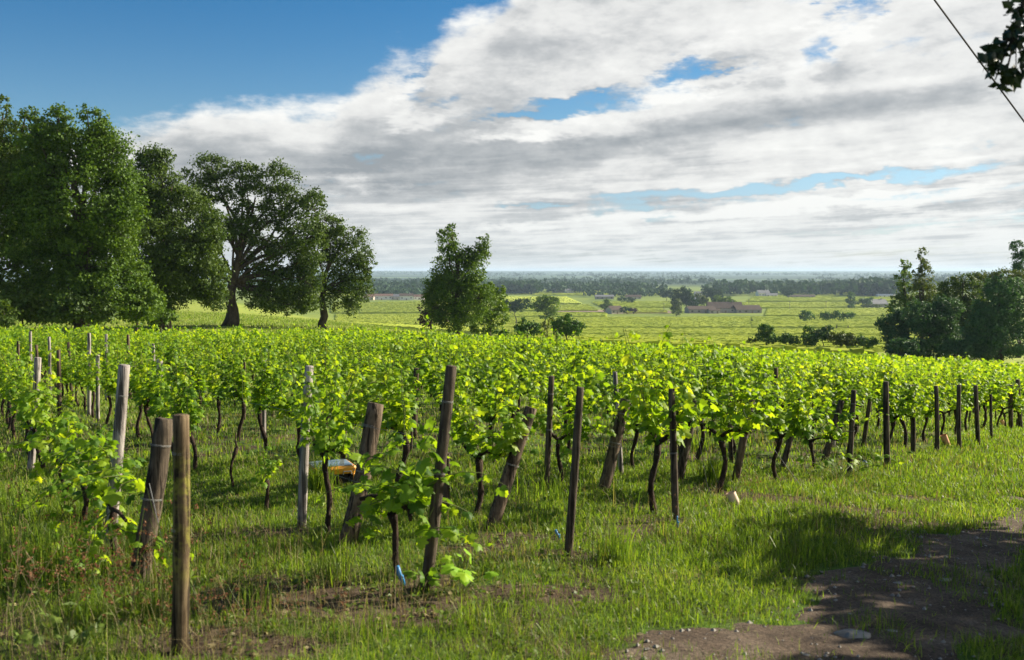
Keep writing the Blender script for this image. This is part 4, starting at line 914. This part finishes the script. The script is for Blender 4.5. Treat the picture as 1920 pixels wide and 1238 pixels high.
M_silh = leafmat('shaded_leaf', [(.010, .022, .008), (.02, .04, .012)], .12)  # backlit branch leaves: silhouette shade against the sky is put into the colour
big_right_tree()
# overhead line
P = [pt(1510, -330, 11.), pt(1752, 0, 12.5), pt(1920, 228, 13.8), pt(2600, 1100, 21)]
A_, B_ = pt(1752, 0, 12.), pt(1920, 228, 13.)
dv = B_ - A_; P = [A_ - dv * 3 + (0, 0, .5), A_ - dv * 1.2, A_, B_, B_ + dv * 1., B_ + dv * 2.2 + (0, 0, .3)]
wire(P, .011, 'black overhead cable slanting across the sky at upper right', 'overhead_cable', mat('black_cable', [(.02, .02, .025)], 3, .6), 'cable')

# ================================================================== the valley: vineyards, woods, farms
M_field = leafmat('valley_vines', [(.21, .285, .024), (.32, .39, .032), (.39, .45, .04), (.45, .50, .055)], .2, (1.4, 1.3, .6), .7, .1, .03, .5)
def field(name_lab, quad, sp=2.4, st=2.2, ang=25, h=1.25, seed=0, m=None):
    """a far vineyard: every row a ragged hedge, standing on the real ground inside a four-sided plot (px, distance)"""
    r = np.random.default_rng(seed); Q = np.array([((p - 960) / FOC * D, D) for p, D in quad]); a = R(ang); u = np.array([math.sin(a), math.cos(a)]); v = np.array([u[1], -u[0]])
    cu, cv = Q @ u, Q @ v; gu, gv = np.meshgrid(np.arange(cu.min(), cu.max(), st), np.arange(cv.min(), cv.max(), sp), indexing='ij')
    x = gu * u[0] + gv * v[0]; y = gu * u[1] + gv * v[1]; k = inpoly(Q, x, y) & (np.abs(x / np.maximum(y, 1)) < .54) & (r.random(x.shape) > .02); x, y = x[k], y[k]; n = len(x); z = height(x, y)
    hh = h * r.uniform(.86, 1.12, n); w = sp * .40 * r.uniform(.7, 1.2, n); sx = np.stack([x, y, z], -1); U = np.array([*u, 0]) * st * .56; Vv = np.array([*v, 0]); Z = np.array([0, 0, 1.])
    A = lambda su, sv, t: sx + U * su + Vv * (w * sv)[:, None] + Z * (hh * t * (1 + r.uniform(-.12, .12, n)))[:, None]
    V = np.stack([A(-1, -1, .3), A(1, -1, .3), A(-1, -.7, .95), A(1, -.7, .95), A(-1, .7, .95), A(1, .7, .95), A(-1, 1, .3), A(1, 1, .3)], 1).reshape(-1, 3)
    F = (np.array([(0, 1, 3, 2), (2, 3, 5, 4), (4, 5, 7, 6), (0, 2, 4, 6), (1, 7, 5, 3)])[None] + np.arange(n)[:, None, None] * 8).reshape(-1, 4)
    nf = int(n * (1.4 if Q[:, 1].mean() < 500 else 1)); i = r.integers(0, n, nf); C = sx[i] + U * r.uniform(-1, 1, (nf, 1)) + Vv * (w[i] * r.uniform(-1, 1, nf))[:, None] + Z * (hh[i] * r.uniform(.6, 1.1, nf))[:, None]
    V2, F2 = leaves(C, r.normal(0, 1, (nf, 3)), r.normal(0, .7, (nf, 3)) + (0, 0, .3), r.uniform(.4, .9, nf) * st * .3, RH)
    e0, e1 = Q[0], Q[1]; m_ = max(4, int(np.linalg.norm(e1 - e0) / st)); tt = (np.arange(m_) + .5) / m_; E = e0 + (e1 - e0) * tt[:, None]; E = E[np.abs(E[:, 0] / E[:, 1]) < .54]; ed = unit((e1 - e0)[None])[0]; en = np.array([ed[1], -ed[0]]); n2 = len(E)
    if n2:
        EB = np.column_stack([E, height(E[:, 0], E[:, 1])]); hq = h * r.uniform(.95, 1.25, n2); U2 = np.array([*ed, 0]) * st * .52; W2 = np.array([*en, 0]) * .7
        B = lambda su, sv, t: EB + U2 * su + W2 * sv + Z * (hq * t * (1 + r.uniform(-.1, .1, n2)))[:, None]
        V3 = np.stack([B(-1, -1, .0), B(1, -1, .0), B(-1, -.8, 1.), B(1, -.8, 1.), B(-1, .8, 1.), B(1, .8, 1.), B(-1, 1, .0), B(1, 1, .0)], 1).reshape(-1, 3)
        F3_ = (np.array([(0, 1, 3, 2), (2, 3, 5, 4), (4, 5, 7, 6), (0, 2, 4, 6), (1, 7, 5, 3)])[None] + np.arange(n2)[:, None, None] * 8).reshape(-1, 4)
        V2 = np.vstack([V2, V3]); F2 = np.vstack([F2, F3_ + len(V2) - len(V3)])
    link('valley_vineyard', mesh('valley_vineyard', np.vstack([V, V2]), np.vstack([F, F2 + len(V)]), m or M_field), kind='stuff', label=name_lab, cat='vineyard')
FL = [([(1000, 132), (1640, 134), (1500, 205), (950, 212)], 1.9, 1.5, 84), ([(1110, 215), (1500, 212), (1640, 160), (1660, 222), (1100, 228)], 1.9, 1.5, 70), ([(940, 232), (1680, 240), (1700, 330), (925, 318)], 1.9, 1.7, 70),
      ([(930, 326), (1740, 340), (1740, 452), (930, 430)], 2.1, 2, 84), ([(925, 440), (1740, 462), (1740, 575), (900, 545)], 2.3, 2.2, 96), ([(900, 556), (1405, 590), (1405, 755), (880, 735)], 2.6, 2.6, 70), ([(1410, 592), (1760, 600), (1760, 775), (1412, 760)], 2.6, 2.6, 102),
      ([(870, 752), (1135, 765), (1135, 850), (868, 868)], 3, 3, 110), ([(1172, 850), (1250, 860), (1240, 960), (1140, 960)], 3, 3, 70), ([(860, 900), (1120, 900), (1100, 1060), (860, 1080)], 3.2, 3.2, 78), ([(1436, 785), (1760, 790), (1760, 950), (1440, 945)], 3, 3, 70),
      ([(1395, 965), (1620, 980), (1620, 1160), (1380, 1130)], 3.4, 3.4, 78), ([(1400, 1185), (1700, 1190), (1700, 1550), (1420, 1500)], 4, 4, 102), ([(1130, 980), (1275, 990), (1265, 1180), (1110, 1160)], 3.4, 3.4, 96), ([(640, 440), (900, 440), (900, 545), (640, 560)], 2.2, 2, 24),
      ([(630, 575), (870, 575), (860, 830), (630, 800)], 2.8, 2.6, -28), ([(620, 850), (860, 860), (850, 1180), (620, 1150)], 3.4, 3.2, -14), ([(600, 1440), (800, 1440), (820, 1900), (600, 1800)], 5, 5, 70), ([(900, 1120), (1090, 1100), (1060, 1400), (890, 1380)], 4, 4, 24),
      ([(1000, 1500), (1260, 1500), (1240, 1800), (1010, 1800)], 5, 5, 84), ([(940, 1560), (990, 1560), (990, 2300), (930, 2300)], 6, 6, 84), ([(1480, 1600), (1640, 1620), (1640, 2100), (1500, 2100)], 6, 6, 110)]
FLN = ['just below the near vines', 'below the shrub row', 'third strip down the slope', 'wide strip at mid valley', 'strip before the tiled farm', 'strip around the farm', 'strip right of the farm', 'left of the small stone house', 'right of the small stone house', 'behind the small stone house',
       'with the utility poles', 'beside the round dark tree', 'farthest right before the woods', 'behind the farm trees', 'low left behind the lone tree', 'with diagonal rows at left', 'below the left village', 'beyond the left village', 'beyond the umbrella tree', 'far middle before the woods', 'thin far strip', 'far right strip']
for j, ((qd, sp, st, an), l) in enumerate(zip(FL, FLN)): field(f'yellow-green vineyard plot {l}', qd, sp, st, an, seed=600 + j)

def patch(name, quad, m, lift=.02, n=14):
    Q = np.array([((p - 960) / FOC * D, D) for p, D in quad]); s, t = np.meshgrid(np.linspace(0, 1, n), np.linspace(0, 1, n), indexing='ij')
    P = ((1 - s) * (1 - t))[..., None] * Q[0] + (s * (1 - t))[..., None] * Q[1] + (s * t)[..., None] * Q[2] + ((1 - s) * t)[..., None] * Q[3]
    V = np.column_stack([P.reshape(-1, 2), height(P[..., 0].ravel(), P[..., 1].ravel()) + lift]); i = (np.arange(n - 1)[:, None] * n + np.arange(n - 1)).ravel()
    link(name, mesh(name, V, np.stack([i, i + n, i + n + 1, i + 1], -1), m), kind='structure')
M_soil = mat('bare_field_soil', [(.20, .14, .10), (.30, .22, .16)], .2, 1)
patch('bare_field', [(1168, 845), (1262, 855), (1255, 912), (1172, 890)], M_soil, .3); patch('bare_field', [(1045, 885), (1138, 880), (1138, 925), (1050, 930)], M_soil, .3)
patch('gravel_yard', [(1488, 183), (1560, 186), (1560, 194), (1488, 190)], M_soil, .25); patch('gravel_yard', [(1640, 200), (1662, 200), (1662, 212), (1640, 212)], M_soil, .25)
M_water = mat('river_water', [(.5, .55, .58)], 1, .12, spec=.6)  # pale base colour carries the bright glint off the river
patch('river', [(1752, 3500), (1790, 3520), (1800, 3900), (1755, 3880)], M_water, 6.)

# woods: a mass of crowns covering the far valley floor
def woods(name, n, d0, d1, px0, px1, size, seed, thr, label=None, q_=16, poly=None, p=1., fs=1.):
    r = np.random.default_rng(seed); D = np.exp(r.uniform(math.log(d0), math.log(d1), n)) if poly is None else r.uniform(d0, d1, n); u = (r.uniform(px0, px1, n) - 960) / FOC; x, y = u * D, D
    k = fbm(x / (420 * fs), y / (300 * fs), 15, 3) > thr; x, y = x[k], y[k]; n = len(x); z = height(x, y); s = size * r.uniform(.6, 1.35, n) * np.clip(y / 3500, 1, 1.4)
    c = np.stack([x, y, z + s * .55], -1); d = unit(r.normal(0, 1, (n, q_, 3))); d[..., 2] = np.abs(d[..., 2]) * 1.0 - .25
    C = c[:, None] + d * (s[:, None, None] * r.uniform(.35, .62, (n, q_, 1)) * (1, 1, .95)); N = d + r.normal(0, .35, (n, q_, 3)); S = np.repeat(s, q_) * r.uniform(.28, .5, n * q_)
    V, F = leaves(C.reshape(-1, 3), r.normal(0, 1, (n * q_, 3)), N.reshape(-1, 3), S, RH)
    link(name, mesh(name, V, F, M_wood), kind='stuff', label=label, cat='woods')
woods('distant_woods', 5200, 1600, 3300, 560, 1900, 13, 81, .54, 'belt of dark trees crossing the valley floor', 18)
woods('far_woods', 5200, 2600, 9500, 560, 1900, 12, 82, .54, 'blue-green woodland rising toward the horizon', 12, fs=1.6)
woods('tree_belt', 160, 1560, 1640, 945, 1008, 14, 83, -1, 'dense dark tree belt right of the lone tree', 26, poly=1)
woods('tree_belt', 240, 1450, 1700, 1330, 1700, 15, 84, .42, 'dark tree belt behind the round dark tree', 26, poly=1)
woods('tree_belt', 130, 1400, 1500, 1600, 1680, 18, 86, -1, 'tall tree belt just left of the poplars', 26, poly=1)
woods('tree_belt', 150, 1350, 1650, 690, 800, 9, 85, .45, 'dark hedgerow behind the left village', 22, poly=1)
woods('tree_belt', 120, 1250, 1500, 1100, 1250, 9, 87, .45, 'dark hedge trees in the middle distance', 22, poly=1)

def vtree(label, base, lobes, m=M_wood, name='round_tree', seed=1, D=None, leaf=1.1, dens=1.3):
    tree(name, label, base, lobes, D, m, leaf, dens, .3, seed, 'trees around the valley farms', clump=(1.3, 2.8), limbs=False)
vtree('tall dark cedar at the left end of the farm', (1278, 575), [(1275, 548, 10, 8), (1285, 556, 12, 10), (1272, 562, 10, 10), (1290, 566, 9, 8)], seed=101, D=900)
vtree('pale willow-like tree in front of the cedar', (1271, 584), [(1271, 571, 8, 9), (1268, 578, 7, 6)], M_olive, seed=102, D=845)
vtree('small round bush before the pale tree', (1269, 590), [(1269, 586, 7, 4)], M_olive, 'shrub', 103, 800, .8)
vtree('light green tree above the farm roof', (1315, 574), [(1313, 559, 8, 8), (1319, 566, 8, 7)], M_olive, seed=104, D=905)
vtree('small dark tree left of the farm chimney', (1302, 576), [(1302, 569, 9, 6)], seed=105, D=890)
vtree('tall dark double tree behind the farm', (1335, 565), [(1326, 548, 9, 9), (1340, 549, 11, 9), (1348, 552, 8, 10), (1333, 556, 12, 7)], seed=106, D=1150)
vtree('round tree above the middle of the farm roof', (1346, 572), [(1346, 562, 10, 7), (1345, 568, 10, 5)], M_elm, seed=107, D=915)
vtree('round tree above the right of the farm roof', (1366, 574), [(1364, 563, 9, 6), (1370, 569, 8, 6)], M_elm, seed=108, D=912)
vtree('rounded dark tree standing alone right of the white house', (1478, 555), [(1474, 548, 8, 6), (1482, 547, 8, 7)], seed=109, D=1300, leaf=1.4)
vtree('leafy tree left of the small stone house', (1137, 586), [(1137, 571, 8, 7), (1134, 577, 8, 6), (1142, 579, 7, 5)], M_elm, seed=110, D=850)
vtree('dark bush right of the small stone house', (1176, 587), [(1173, 581, 8, 5)], seed=111, D=838, name='shrub', leaf=.9)
vtree('purple-leaved bush at the corner of the small stone house', (1188, 587), [(1187, 582, 5, 5)], M_purple, 'shrub', 112, 838, .8)
vtree('left one of two umbrella pines in the fields', (1165, 567), [(1165, 561, 8, 4)], seed=113, D=1100)
vtree('right one of two umbrella pines in the fields', (1181, 567), [(1181, 562, 7, 3.5)], seed=114, D=1110)
vtree('dark tree left of the cedar in the middle distance', (1250, 562), [(1245, 549, 9, 9), (1255, 552, 7, 8)], seed=115, D=1200)
vtree('tree at the left of the right-hand house', (1597, 572), [(1596, 562, 8, 6), (1595, 553, 4, 4), (1600, 568, 8, 4)], M_bush, seed=116, D=1000)
vtree('broad tree before the right-hand house', (1625, 573), [(1618, 565, 9, 5), (1628, 564, 8, 6)], M_bush, seed=117, D=1000)
vtree('hedge shrub under the tree of the right-hand house', (1597, 578), [(1597, 574, 6, 3.5)], M_bush, 'shrub', 118, 960, .9)
vtree('low pale hedge before the right-hand house', (1635, 577), [(1625, 574, 9, 2.5), (1642, 574, 8, 2.5)], M_olive, 'shrub', 119, 965, .9)
for j, (a, w, h, l) in enumerate([(1512, 13, 8, 'single dark shrub, leftmost of four in the vines'), (1550, 9, 8, 'leftmost of three shrubs close together in the vines'), (1570, 10, 8, 'middle of three shrubs close together in the vines'), (1591, 10, 7, 'rightmost of three shrubs close together in the vines')]):
    vtree(l, (a, 602), [(a - 3, 592, w * .65, h), (a + 4, 593, w * .6, h * .8)], M_bush, 'shrub', 120 + j, 560, .8)
vtree('dark tree left of the village roofs', (700, 557), [(700, 549, 5, 5)], seed=131, D=1350); vtree('dark tree among the village roofs', (729, 557), [(727, 549, 7, 5)], seed=132, D=1320)
vtree('pointed dark tree behind the village', (756, 553), [(756, 546, 4, 5)], seed=133, D=1450); vtree('dark tree right of the white village house', (775, 558), [(775, 552, 6, 5)], seed=134, D=1300)
vtree('round dark tree right of the grey far houses', (1074, 549), [(1074, 543, 5, 5)], seed=135, D=1650)

M_wall = mat('pale_render', [(.42, .36, .30), (.55, .48, .41)], .6, .9); M_white = mat('white_render', [(.62, .60, .56), (.74, .72, .68)], .6, .9); M_grey = mat('grey_stone', [(.24, .22, .19), (.36, .33, .29)], .8, .9)
M_tile = mat('brown_roof_tiles', [(.055, .04, .032), (.10, .07, .052)], .8, .9, .3); M_red = mat('reddish_roof_tiles', [(.12, .07, .05), (.20, .12, .09)], .8, .9); M_slate = mat('grey_roof', [(.13, .13, .14), (.22, .22, .23)], .8, .7); M_glass = mat('window_glass', [(.03, .035, .04)], 1, .15, spec=.5)
M_shut = mat('shutter_paint', [(.20, .14, .10)], 1, .7)
def house(label, px, D, w, d, h, rh, rz=0., wall=None, roof=None, nwin=4, chim=True, group=None, name='farm_building'):
    x, y, z = atD(px, D); zb = min(H(x + a * w / 2, y + b * d / 2) for a in (-1, 1) for b in (-1, 1)) - .2; e = link(name, None, loc=(x, y, zb), rz=R(rz), label=label, cat='building', group=group); h = h + (z - zb)
    mb = MB(); a, b = w / 2, d / 2; mb.add([(-a, -b, 0), (a, -b, 0), (a, b, 0), (-a, b, 0), (-a, -b, h), (a, -b, h), (a, b, h), (-a, b, h), (-a, 0, h + rh), (a, 0, h + rh)], [np.array([(0, 1, 5, 4), (2, 3, 7, 6), (1, 2, 6, 5), (3, 0, 4, 7)]), np.array([(5, 6, 9), (7, 4, 8)])])
    link('wall', mb.mesh('wall', wall or M_wall), e)
    mb = MB(); o = .5; t = .18; k = rh / b
    for s in (-1, 1):
        mb.add([(-a - o, s * (b + o), h - k * o + .02), (a + o, s * (b + o), h - k * o + .02), (a + o, 0, h + rh + .02), (-a - o, 0, h + rh + .02), (-a - o, s * (b + o), h - k * o + t), (a + o, s * (b + o), h - k * o + t), (a + o, 0, h + rh + t), (-a - o, 0, h + rh + t)],
               np.array([(0, 1, 2, 3), (4, 7, 6, 5), (0, 4, 5, 1), (3, 2, 6, 7), (0, 3, 7, 4), (1, 5, 6, 2)]))
    rf = link('roof', mb.mesh('roof', roof or M_tile), e)
    if chim: mb = MB(); mb.box((a * .5, .0, h + rh + .5), (.8, .8, 1.8)); mb.box((a * .5, .0, h + rh + 1.45), (1., 1., .14)); link('chimney', mb.mesh('chimney', wall or M_wall), rf)
    for i in range(nwin):
        wx = -a + w * (i + .5) / nwin
        if i == nwin // 2: mb = MB(); mb.box((wx, -b - .03, 1.1 + z - zb), (1.3, .06, 2.2)); link('door', mb.mesh('door', M_shut), e)
        else:
            mb = MB(); mb.box((wx, -b - .02, h * .55), (1.1, .05, 1.3)); wn = link('window', mb.mesh('window', M_glass), e)
            for s in (-1, 1): mb = MB(); mb.box((wx + s * .82, -b - .03, h * .55), (.5, .06, 1.35)); link('shutter', mb.mesh('shutter', M_shut), wn)
    return e
FG = 'low tiled farm buildings in mid valley'
house('left wing of the tiled farm with pale gable', 1313, 862, 24, 12, 3.4, 2.6, 8, M_grey, M_tile, 4, False, FG); house('main farm barn with the widest, highest brown roof', 1358, 872, 29, 19, 4.2, 5., -4, M_grey, M_tile, 5, True, FG)
house('right wing of the tiled farm with a low brown roof', 1400, 866, 22, 15, 3., 3.6, 5, M_grey, M_tile, 4, False, FG); house('small lean-to between the farm wings', 1339, 853, 9, 7, 2.6, 1.3, 0, M_wall, M_tile, 2, False, FG)
house('small stone house with brown roof beside a tree', 1152, 845, 12, 9, 3.6, 3., 30, M_wall, M_tile, 3, False, None, 'house')
VG = 'buildings of the village at left behind the lone tree'
house('long pale hall at the left of the village', 712, 1290, 34, 12, 5, 2.5, 3, M_white, M_red, 6, False, VG, 'house'); house('brown roofed village building in the middle', 742, 1290, 24, 11, 4, 3, -4, M_wall, M_slate, 4, False, VG, 'house')
house('white gabled village house right of the middle', 762, 1270, 17, 11, 5.4, 3, 8, M_white, M_tile, 3, True, VG, 'house'); house('small white village house farthest right', 786, 1285, 13, 9, 4, 2.6, 0, M_white, M_red, 3, False, VG, 'house')
house('low pinkish village building at the far left', 688, 1270, 18, 10, 4, 2, 0, M_wall, M_red, 4, False, VG, 'house')
house('white house with grey roof far right of the farm', 1430, 1420, 17, 11, 5.5, 4, 10, M_white, M_slate, 4, True, None, 'house'); house('low annex of the white house at its right', 1446, 1415, 16, 9, 3, 2, 0, M_white, M_slate, 3, False, None, 'house')
house('grey-roofed house at the right beside the grove', 1645, 1010, 17, 12, 3.6, 4.2, 12, M_grey, M_slate, 3, True, None, 'house'); house('low shed left of the grey-roofed right-hand house', 1632, 1020, 10, 8, 3., 1.6, 0, M_wall, M_tile, 2, False, None, 'house')
house('grey house half hidden by trees above the farm', 1296, 1120, 24, 11, 5, 3.5, -10, M_grey, M_slate, 4, True, None, 'house'); house('pale roofed house behind the tall double tree', 1312, 1380, 15, 10, 5, 3.4, 0, M_white, M_slate, 3, False, None, 'house')
house('long grey barn at the left middle distance', 1133, 1300, 24, 10, 3.6, 2, 0, M_grey, M_slate, 4, False, None, 'house'); house('brown-roofed long barn right of the long grey barn', 1187, 1310, 20, 10, 3, 2.4, 0, M_wall, M_tile, 4, False, None, 'house')
house('grey far house right of the dark tree belt', 1050, 1640, 26, 12, 5, 4, 0, M_grey, M_slate, 5, False, None, 'house'); house('white far house next to the grey far house', 1066, 1620, 14, 10, 5, 3, 10, M_white, M_slate, 3, False, None, 'house')
house('tiny white house in the fields left of the cedar', 1139, 1750, 12, 8, 3.4, 2.6, 0, M_white, M_slate, 2, False, None, 'house'); house('long low brown building right of the lone round tree', 1502, 1360, 36, 9, 2.6, 1.6, 0, M_grey, M_tile, 5, False, None, 'house')
house('bright white shed right of the tall tree belt', 1660, 1390, 24, 9, 3., 1.6, 0, M_white, M_white, 4, False, None, 'house'); house('whitish house behind the rightmost farm trees', 1398, 1900, 22, 10, 5, 4, 0, M_white, M_slate, 3, False, None, 'house')

M_pole = mat('weathered_pole', [(.12, .10, .08), (.2, .17, .14)], 2, .9)
for j, (a, D, l) in enumerate([(1245, 880, 'utility pole left of the farm trees'), (1404, 1000, 'faint utility pole right of the farm'), (1481, 930, 'tallest utility pole right of the farm'), (1549, 940, 'utility pole above the group of three shrubs')]):
    x, y, z = atD(a, D); mb = MB(); mb.tube([(0, 0, -.3), (0, 0, 4), (0, 0, 8.2)], [.22, .18, .14], 7); e = link('utility_pole', None, loc=(x, y, z), label=l, cat='utility pole', group='utility poles in the valley')
    link('pole', mb.mesh('pole', M_pole), e); mb = MB(); mb.box((0, -.2, 7.8), (1.8, .16, .16)); c_ = link('crossarm', mb.mesh('crossarm', M_pole), e)
    for s in (-.8, 0.05, .8): mb = MB(); mb.tube([(s, -.2, 7.88), (s, -.2, 8.1)], [.06, .04], 6); link('insulator', mb.mesh('insulator', M_white), c_)

# rack of long white pipes among the shrubs
x, y, z = atD(1548, 168); e = link('pipe_rack', None, loc=(x, y, z), rz=R(-4), label='rack of long white pipes showing between the shrubs at right', cat='rack'); M_pipe = mat('white_pipe', [(.78, .79, .80)], 1, .4, spec=.5); r_ = random.Random(4)
for s in (-1.6, 1.6):
    for t in (-.5, .5): mb = MB(); mb.tube([(s, t, -.2), (s, t, 3.15)], [.04, .04], 6); link('leg', mb.mesh('leg', M_pole), e)
for i, hz in enumerate((2.35, 2.6, 2.85)):
    mb = MB()
    for s in (-1.6, 1.6): mb.box((s, 0, hz), (.06, 1.2, .05))
    link('shelf', mb.mesh('shelf', M_pole), e)
    for t in (-.4, 0, .4): o = r_.uniform(-.6, .6); mb = MB(); mb.tube([(-2.1 + o, t, hz + .07), (1.9 + o, t, hz + .07)], [.045, .045], 7); link('pipe', mb.mesh('pipe', M_pipe), e)

# ------------------------------------------------------------------ small things among the vines
M_yel = mat('orange_yellow_shell', [(.62, .26, .015), (.70, .31, .02)], 4, .35, spec=.5); M_blk = mat('black_rubber', [(.012, .012, .013), (.025, .025, .025)], 20, .8); M_pan = mat('grey_solar_panel', [(.10, .13, .14), (.20, .24, .25)], 3, .12, spec=.7); M_rim = mat('grey_metal_trim', [(.45, .45, .46)], 3, .35, metal=.6)
def robot(px, py, rz):
    x, y, z = at(px, py); e = link('mowing_robot', None, loc=(x, y, z - .005), rz=R(rz), scale=.86, label='small orange-yellow mowing robot with a grey panel on top, resting in the grass', cat='robot')
    def shell(name, rings, m, par, cap=True):
        V = []; n = len(rings[0])
        for rg in rings: V += rg
        F = [(i * n + j, i * n + (j + 1) % n, (i + 1) * n + (j + 1) % n, (i + 1) * n + j) for i in range(len(rings) - 1) for j in range(n)]
        me = bpy.data.meshes.new(name); me.from_pydata(V, [], F + ([tuple(range((len(rings) - 1) * n, len(rings) * n))] if cap else [])); me.materials.append(m); return link(name, me, par)
    def rr(w, d, z_, c=.03): return [(-w + c, -d, z_), (w - c, -d, z_), (w, -d + c, z_), (w, d - c, z_), (w - c, d, z_), (-w + c, d, z_), (-w, d - c, z_), (-w, -d + c, z_)]
    shell('shell', [rr(.245, .215, .19), rr(.27, .235, .20), rr(.275, .24, .26), rr(.262, .228, .285), rr(.235, .202, .287)], M_yel, e)
    shell('chassis', [rr(.17, .20, .07), rr(.18, .20, .10), rr(.18, .20, .19)], M_blk, e)
    pn = shell('solar_panel', [rr(.23, .198, .289), rr(.23, .198, .298), rr(.215, .184, .300)], M_pan, e); shell('panel_frame', [rr(.24, .206, .289), rr(.24, .206, .296), rr(.232, .199, .2962)], M_rim, pn, False)
    for sx in (-1, 1):
        for sy in (-1, 1):
            fd = MB(); c = np.array([sx * .235, sy * .15, .10]); th = np.linspace(-.2, math.pi + .2, 9)
            P = np.stack([np.full(9, c[0]), c[1] + .115 * np.cos(th), c[2] + .115 * np.sin(th)], -1); fd.tube(P, .016, 5); link('mudguard', fd.mesh('mudguard', M_yel, True), e)
            w = MB(); w.tube([(c[0] - .035, c[1], c[2]), (c[0] + .035, c[1], c[2])], [.095, .095], 18); wl_ = link('wheel', w.mesh('wheel', M_blk), e)
            w = MB(); w.tube([(c[0] - .041, c[1], c[2]), (c[0] + .041, c[1], c[2])], [.04, .04], 12); link('hub', w.mesh('hub', M_rim), wl_)
    f = MB(); f.tube([(.20, -.246, .19), (.20, -.25, .225), (.10, -.25, .23), (.10, -.246, .19)], .008, 6); link('handle', f.mesh('handle', M_rim), e)
robot(620, 912, 24)
M_cream = mat('cream_plastic', [(.62, .42, .30), (.74, .56, .42)], 6, .6, spec=.4); M_orange = mat('faded_orange_plastic', [(.62, .30, .14), (.72, .40, .22)], 6, .6, spec=.4)
def tube_guard(base, top, w, m, label):
    x, y, z = at(*base); t = pt(top[0], top[1], y); b = np.array([x, y, z]); ax = t - b; k = np.linspace(0, 1, 6); mb = MB(); rad = w / 2 / FOC * y; n = 16
    for rd, flip in ((rad, False), (rad * .93, True)):
        V = []; u = unit(ax); e1 = unit(np.cross(u, (0, 1, .1))); e2 = np.cross(u, e1)
        for kk in k:
            th = np.arange(n) / (n - 1) * 5.9; V.append(ax * kk + np.outer(np.cos(th) * rd, e1) + np.outer(np.sin(th) * rd, e2))
        F = np.array([(i * n + j, i * n + j + 1, (i + 1) * n + j + 1, (i + 1) * n + j) for i in range(5) for j in range(n - 1)]); mb.add(np.vstack(V), F[:, ::-1] if flip else F)
    link('vine_guard_tube', mb.mesh('vine_guard_tube', m, True), loc=b, label=label, cat='plastic tube')
tube_guard((1381, 950), (1370, 924), 18, M_cream, 'cream split plastic vine guard tube leaning in the grass'); tube_guard((1777, 838), (1769, 816), 12, M_orange, 'faded orange vine guard tube leaning by a right-hand end post')
tube_guard((1884, 800), (1878, 788), 7, M_orange, 'tiny orange guard tube near the last pair of end posts')
M_bl = mat('blue_plastic', [(.02, .16, .38), (.04, .24, .50)], 8, .45, spec=.4)
for j, (a, b, c, d, w, l) in enumerate([(757, 1098, 745, 1062, 9, 'bright blue plastic clip standing left of the tall leaning centre post'), (1050, 1012, 1042, 994, 5, 'small blue clip left of the tall dark post right of centre'), (352, 1205, 347, 1168, 4, 'thin blue cord end at the foot of the tall mossy post'),
        (1271, 990, 1270, 968, 3, 'blue tie at the foot of the straight post of the V'), (1627, 872, 1620, 864, 4, 'pale blue clip in the grass between right-hand end posts')]):
    x, y, z = at(a, b); t = pt(c, d, y - .02); mb = MB(); o = np.array([x, y, z]); v_ = t - o; mb.tube([v_ * 0, v_ * .3 + (.003, 0, 0), v_ * .62 - (.004, 0, 0), v_], [w / 2 / FOC * y * q_ for q_ in (.8, 1, 1.05, .9)], 8)
    mb.tube([v_ * .45 + (-.012, 0, 0), v_ * .45 + (.016, -.006, .004)], [w / 3 / FOC * y] * 2, 6); link('plastic_clip', mb.mesh('plastic_clip', M_bl, True), loc=o, label=l, cat='clip', group='blue plastic clips')

# ------------------------------------------------------------------ air
hz = bpy.data.materials.new('haze'); hz.use_nodes = True; nt = hz.node_tree; nt.nodes.clear(); o_ = nt.nodes.new('ShaderNodeOutputMaterial'); pv = nt.nodes.new('ShaderNodeVolumePrincipled'); nt.links.new(pv.outputs[0], o_.inputs['Volume'])
pv.inputs['Color'].default_value = (.60, .78, .98, 1); pv.inputs['Density'].default_value = 8e-5; pv.inputs['Anisotropy'].default_value = .1
mb = MB(); mb.box((0, 0, -5), (48200, 48200, 90)); link('haze', mb.mesh('haze', hz), kind='stuff')
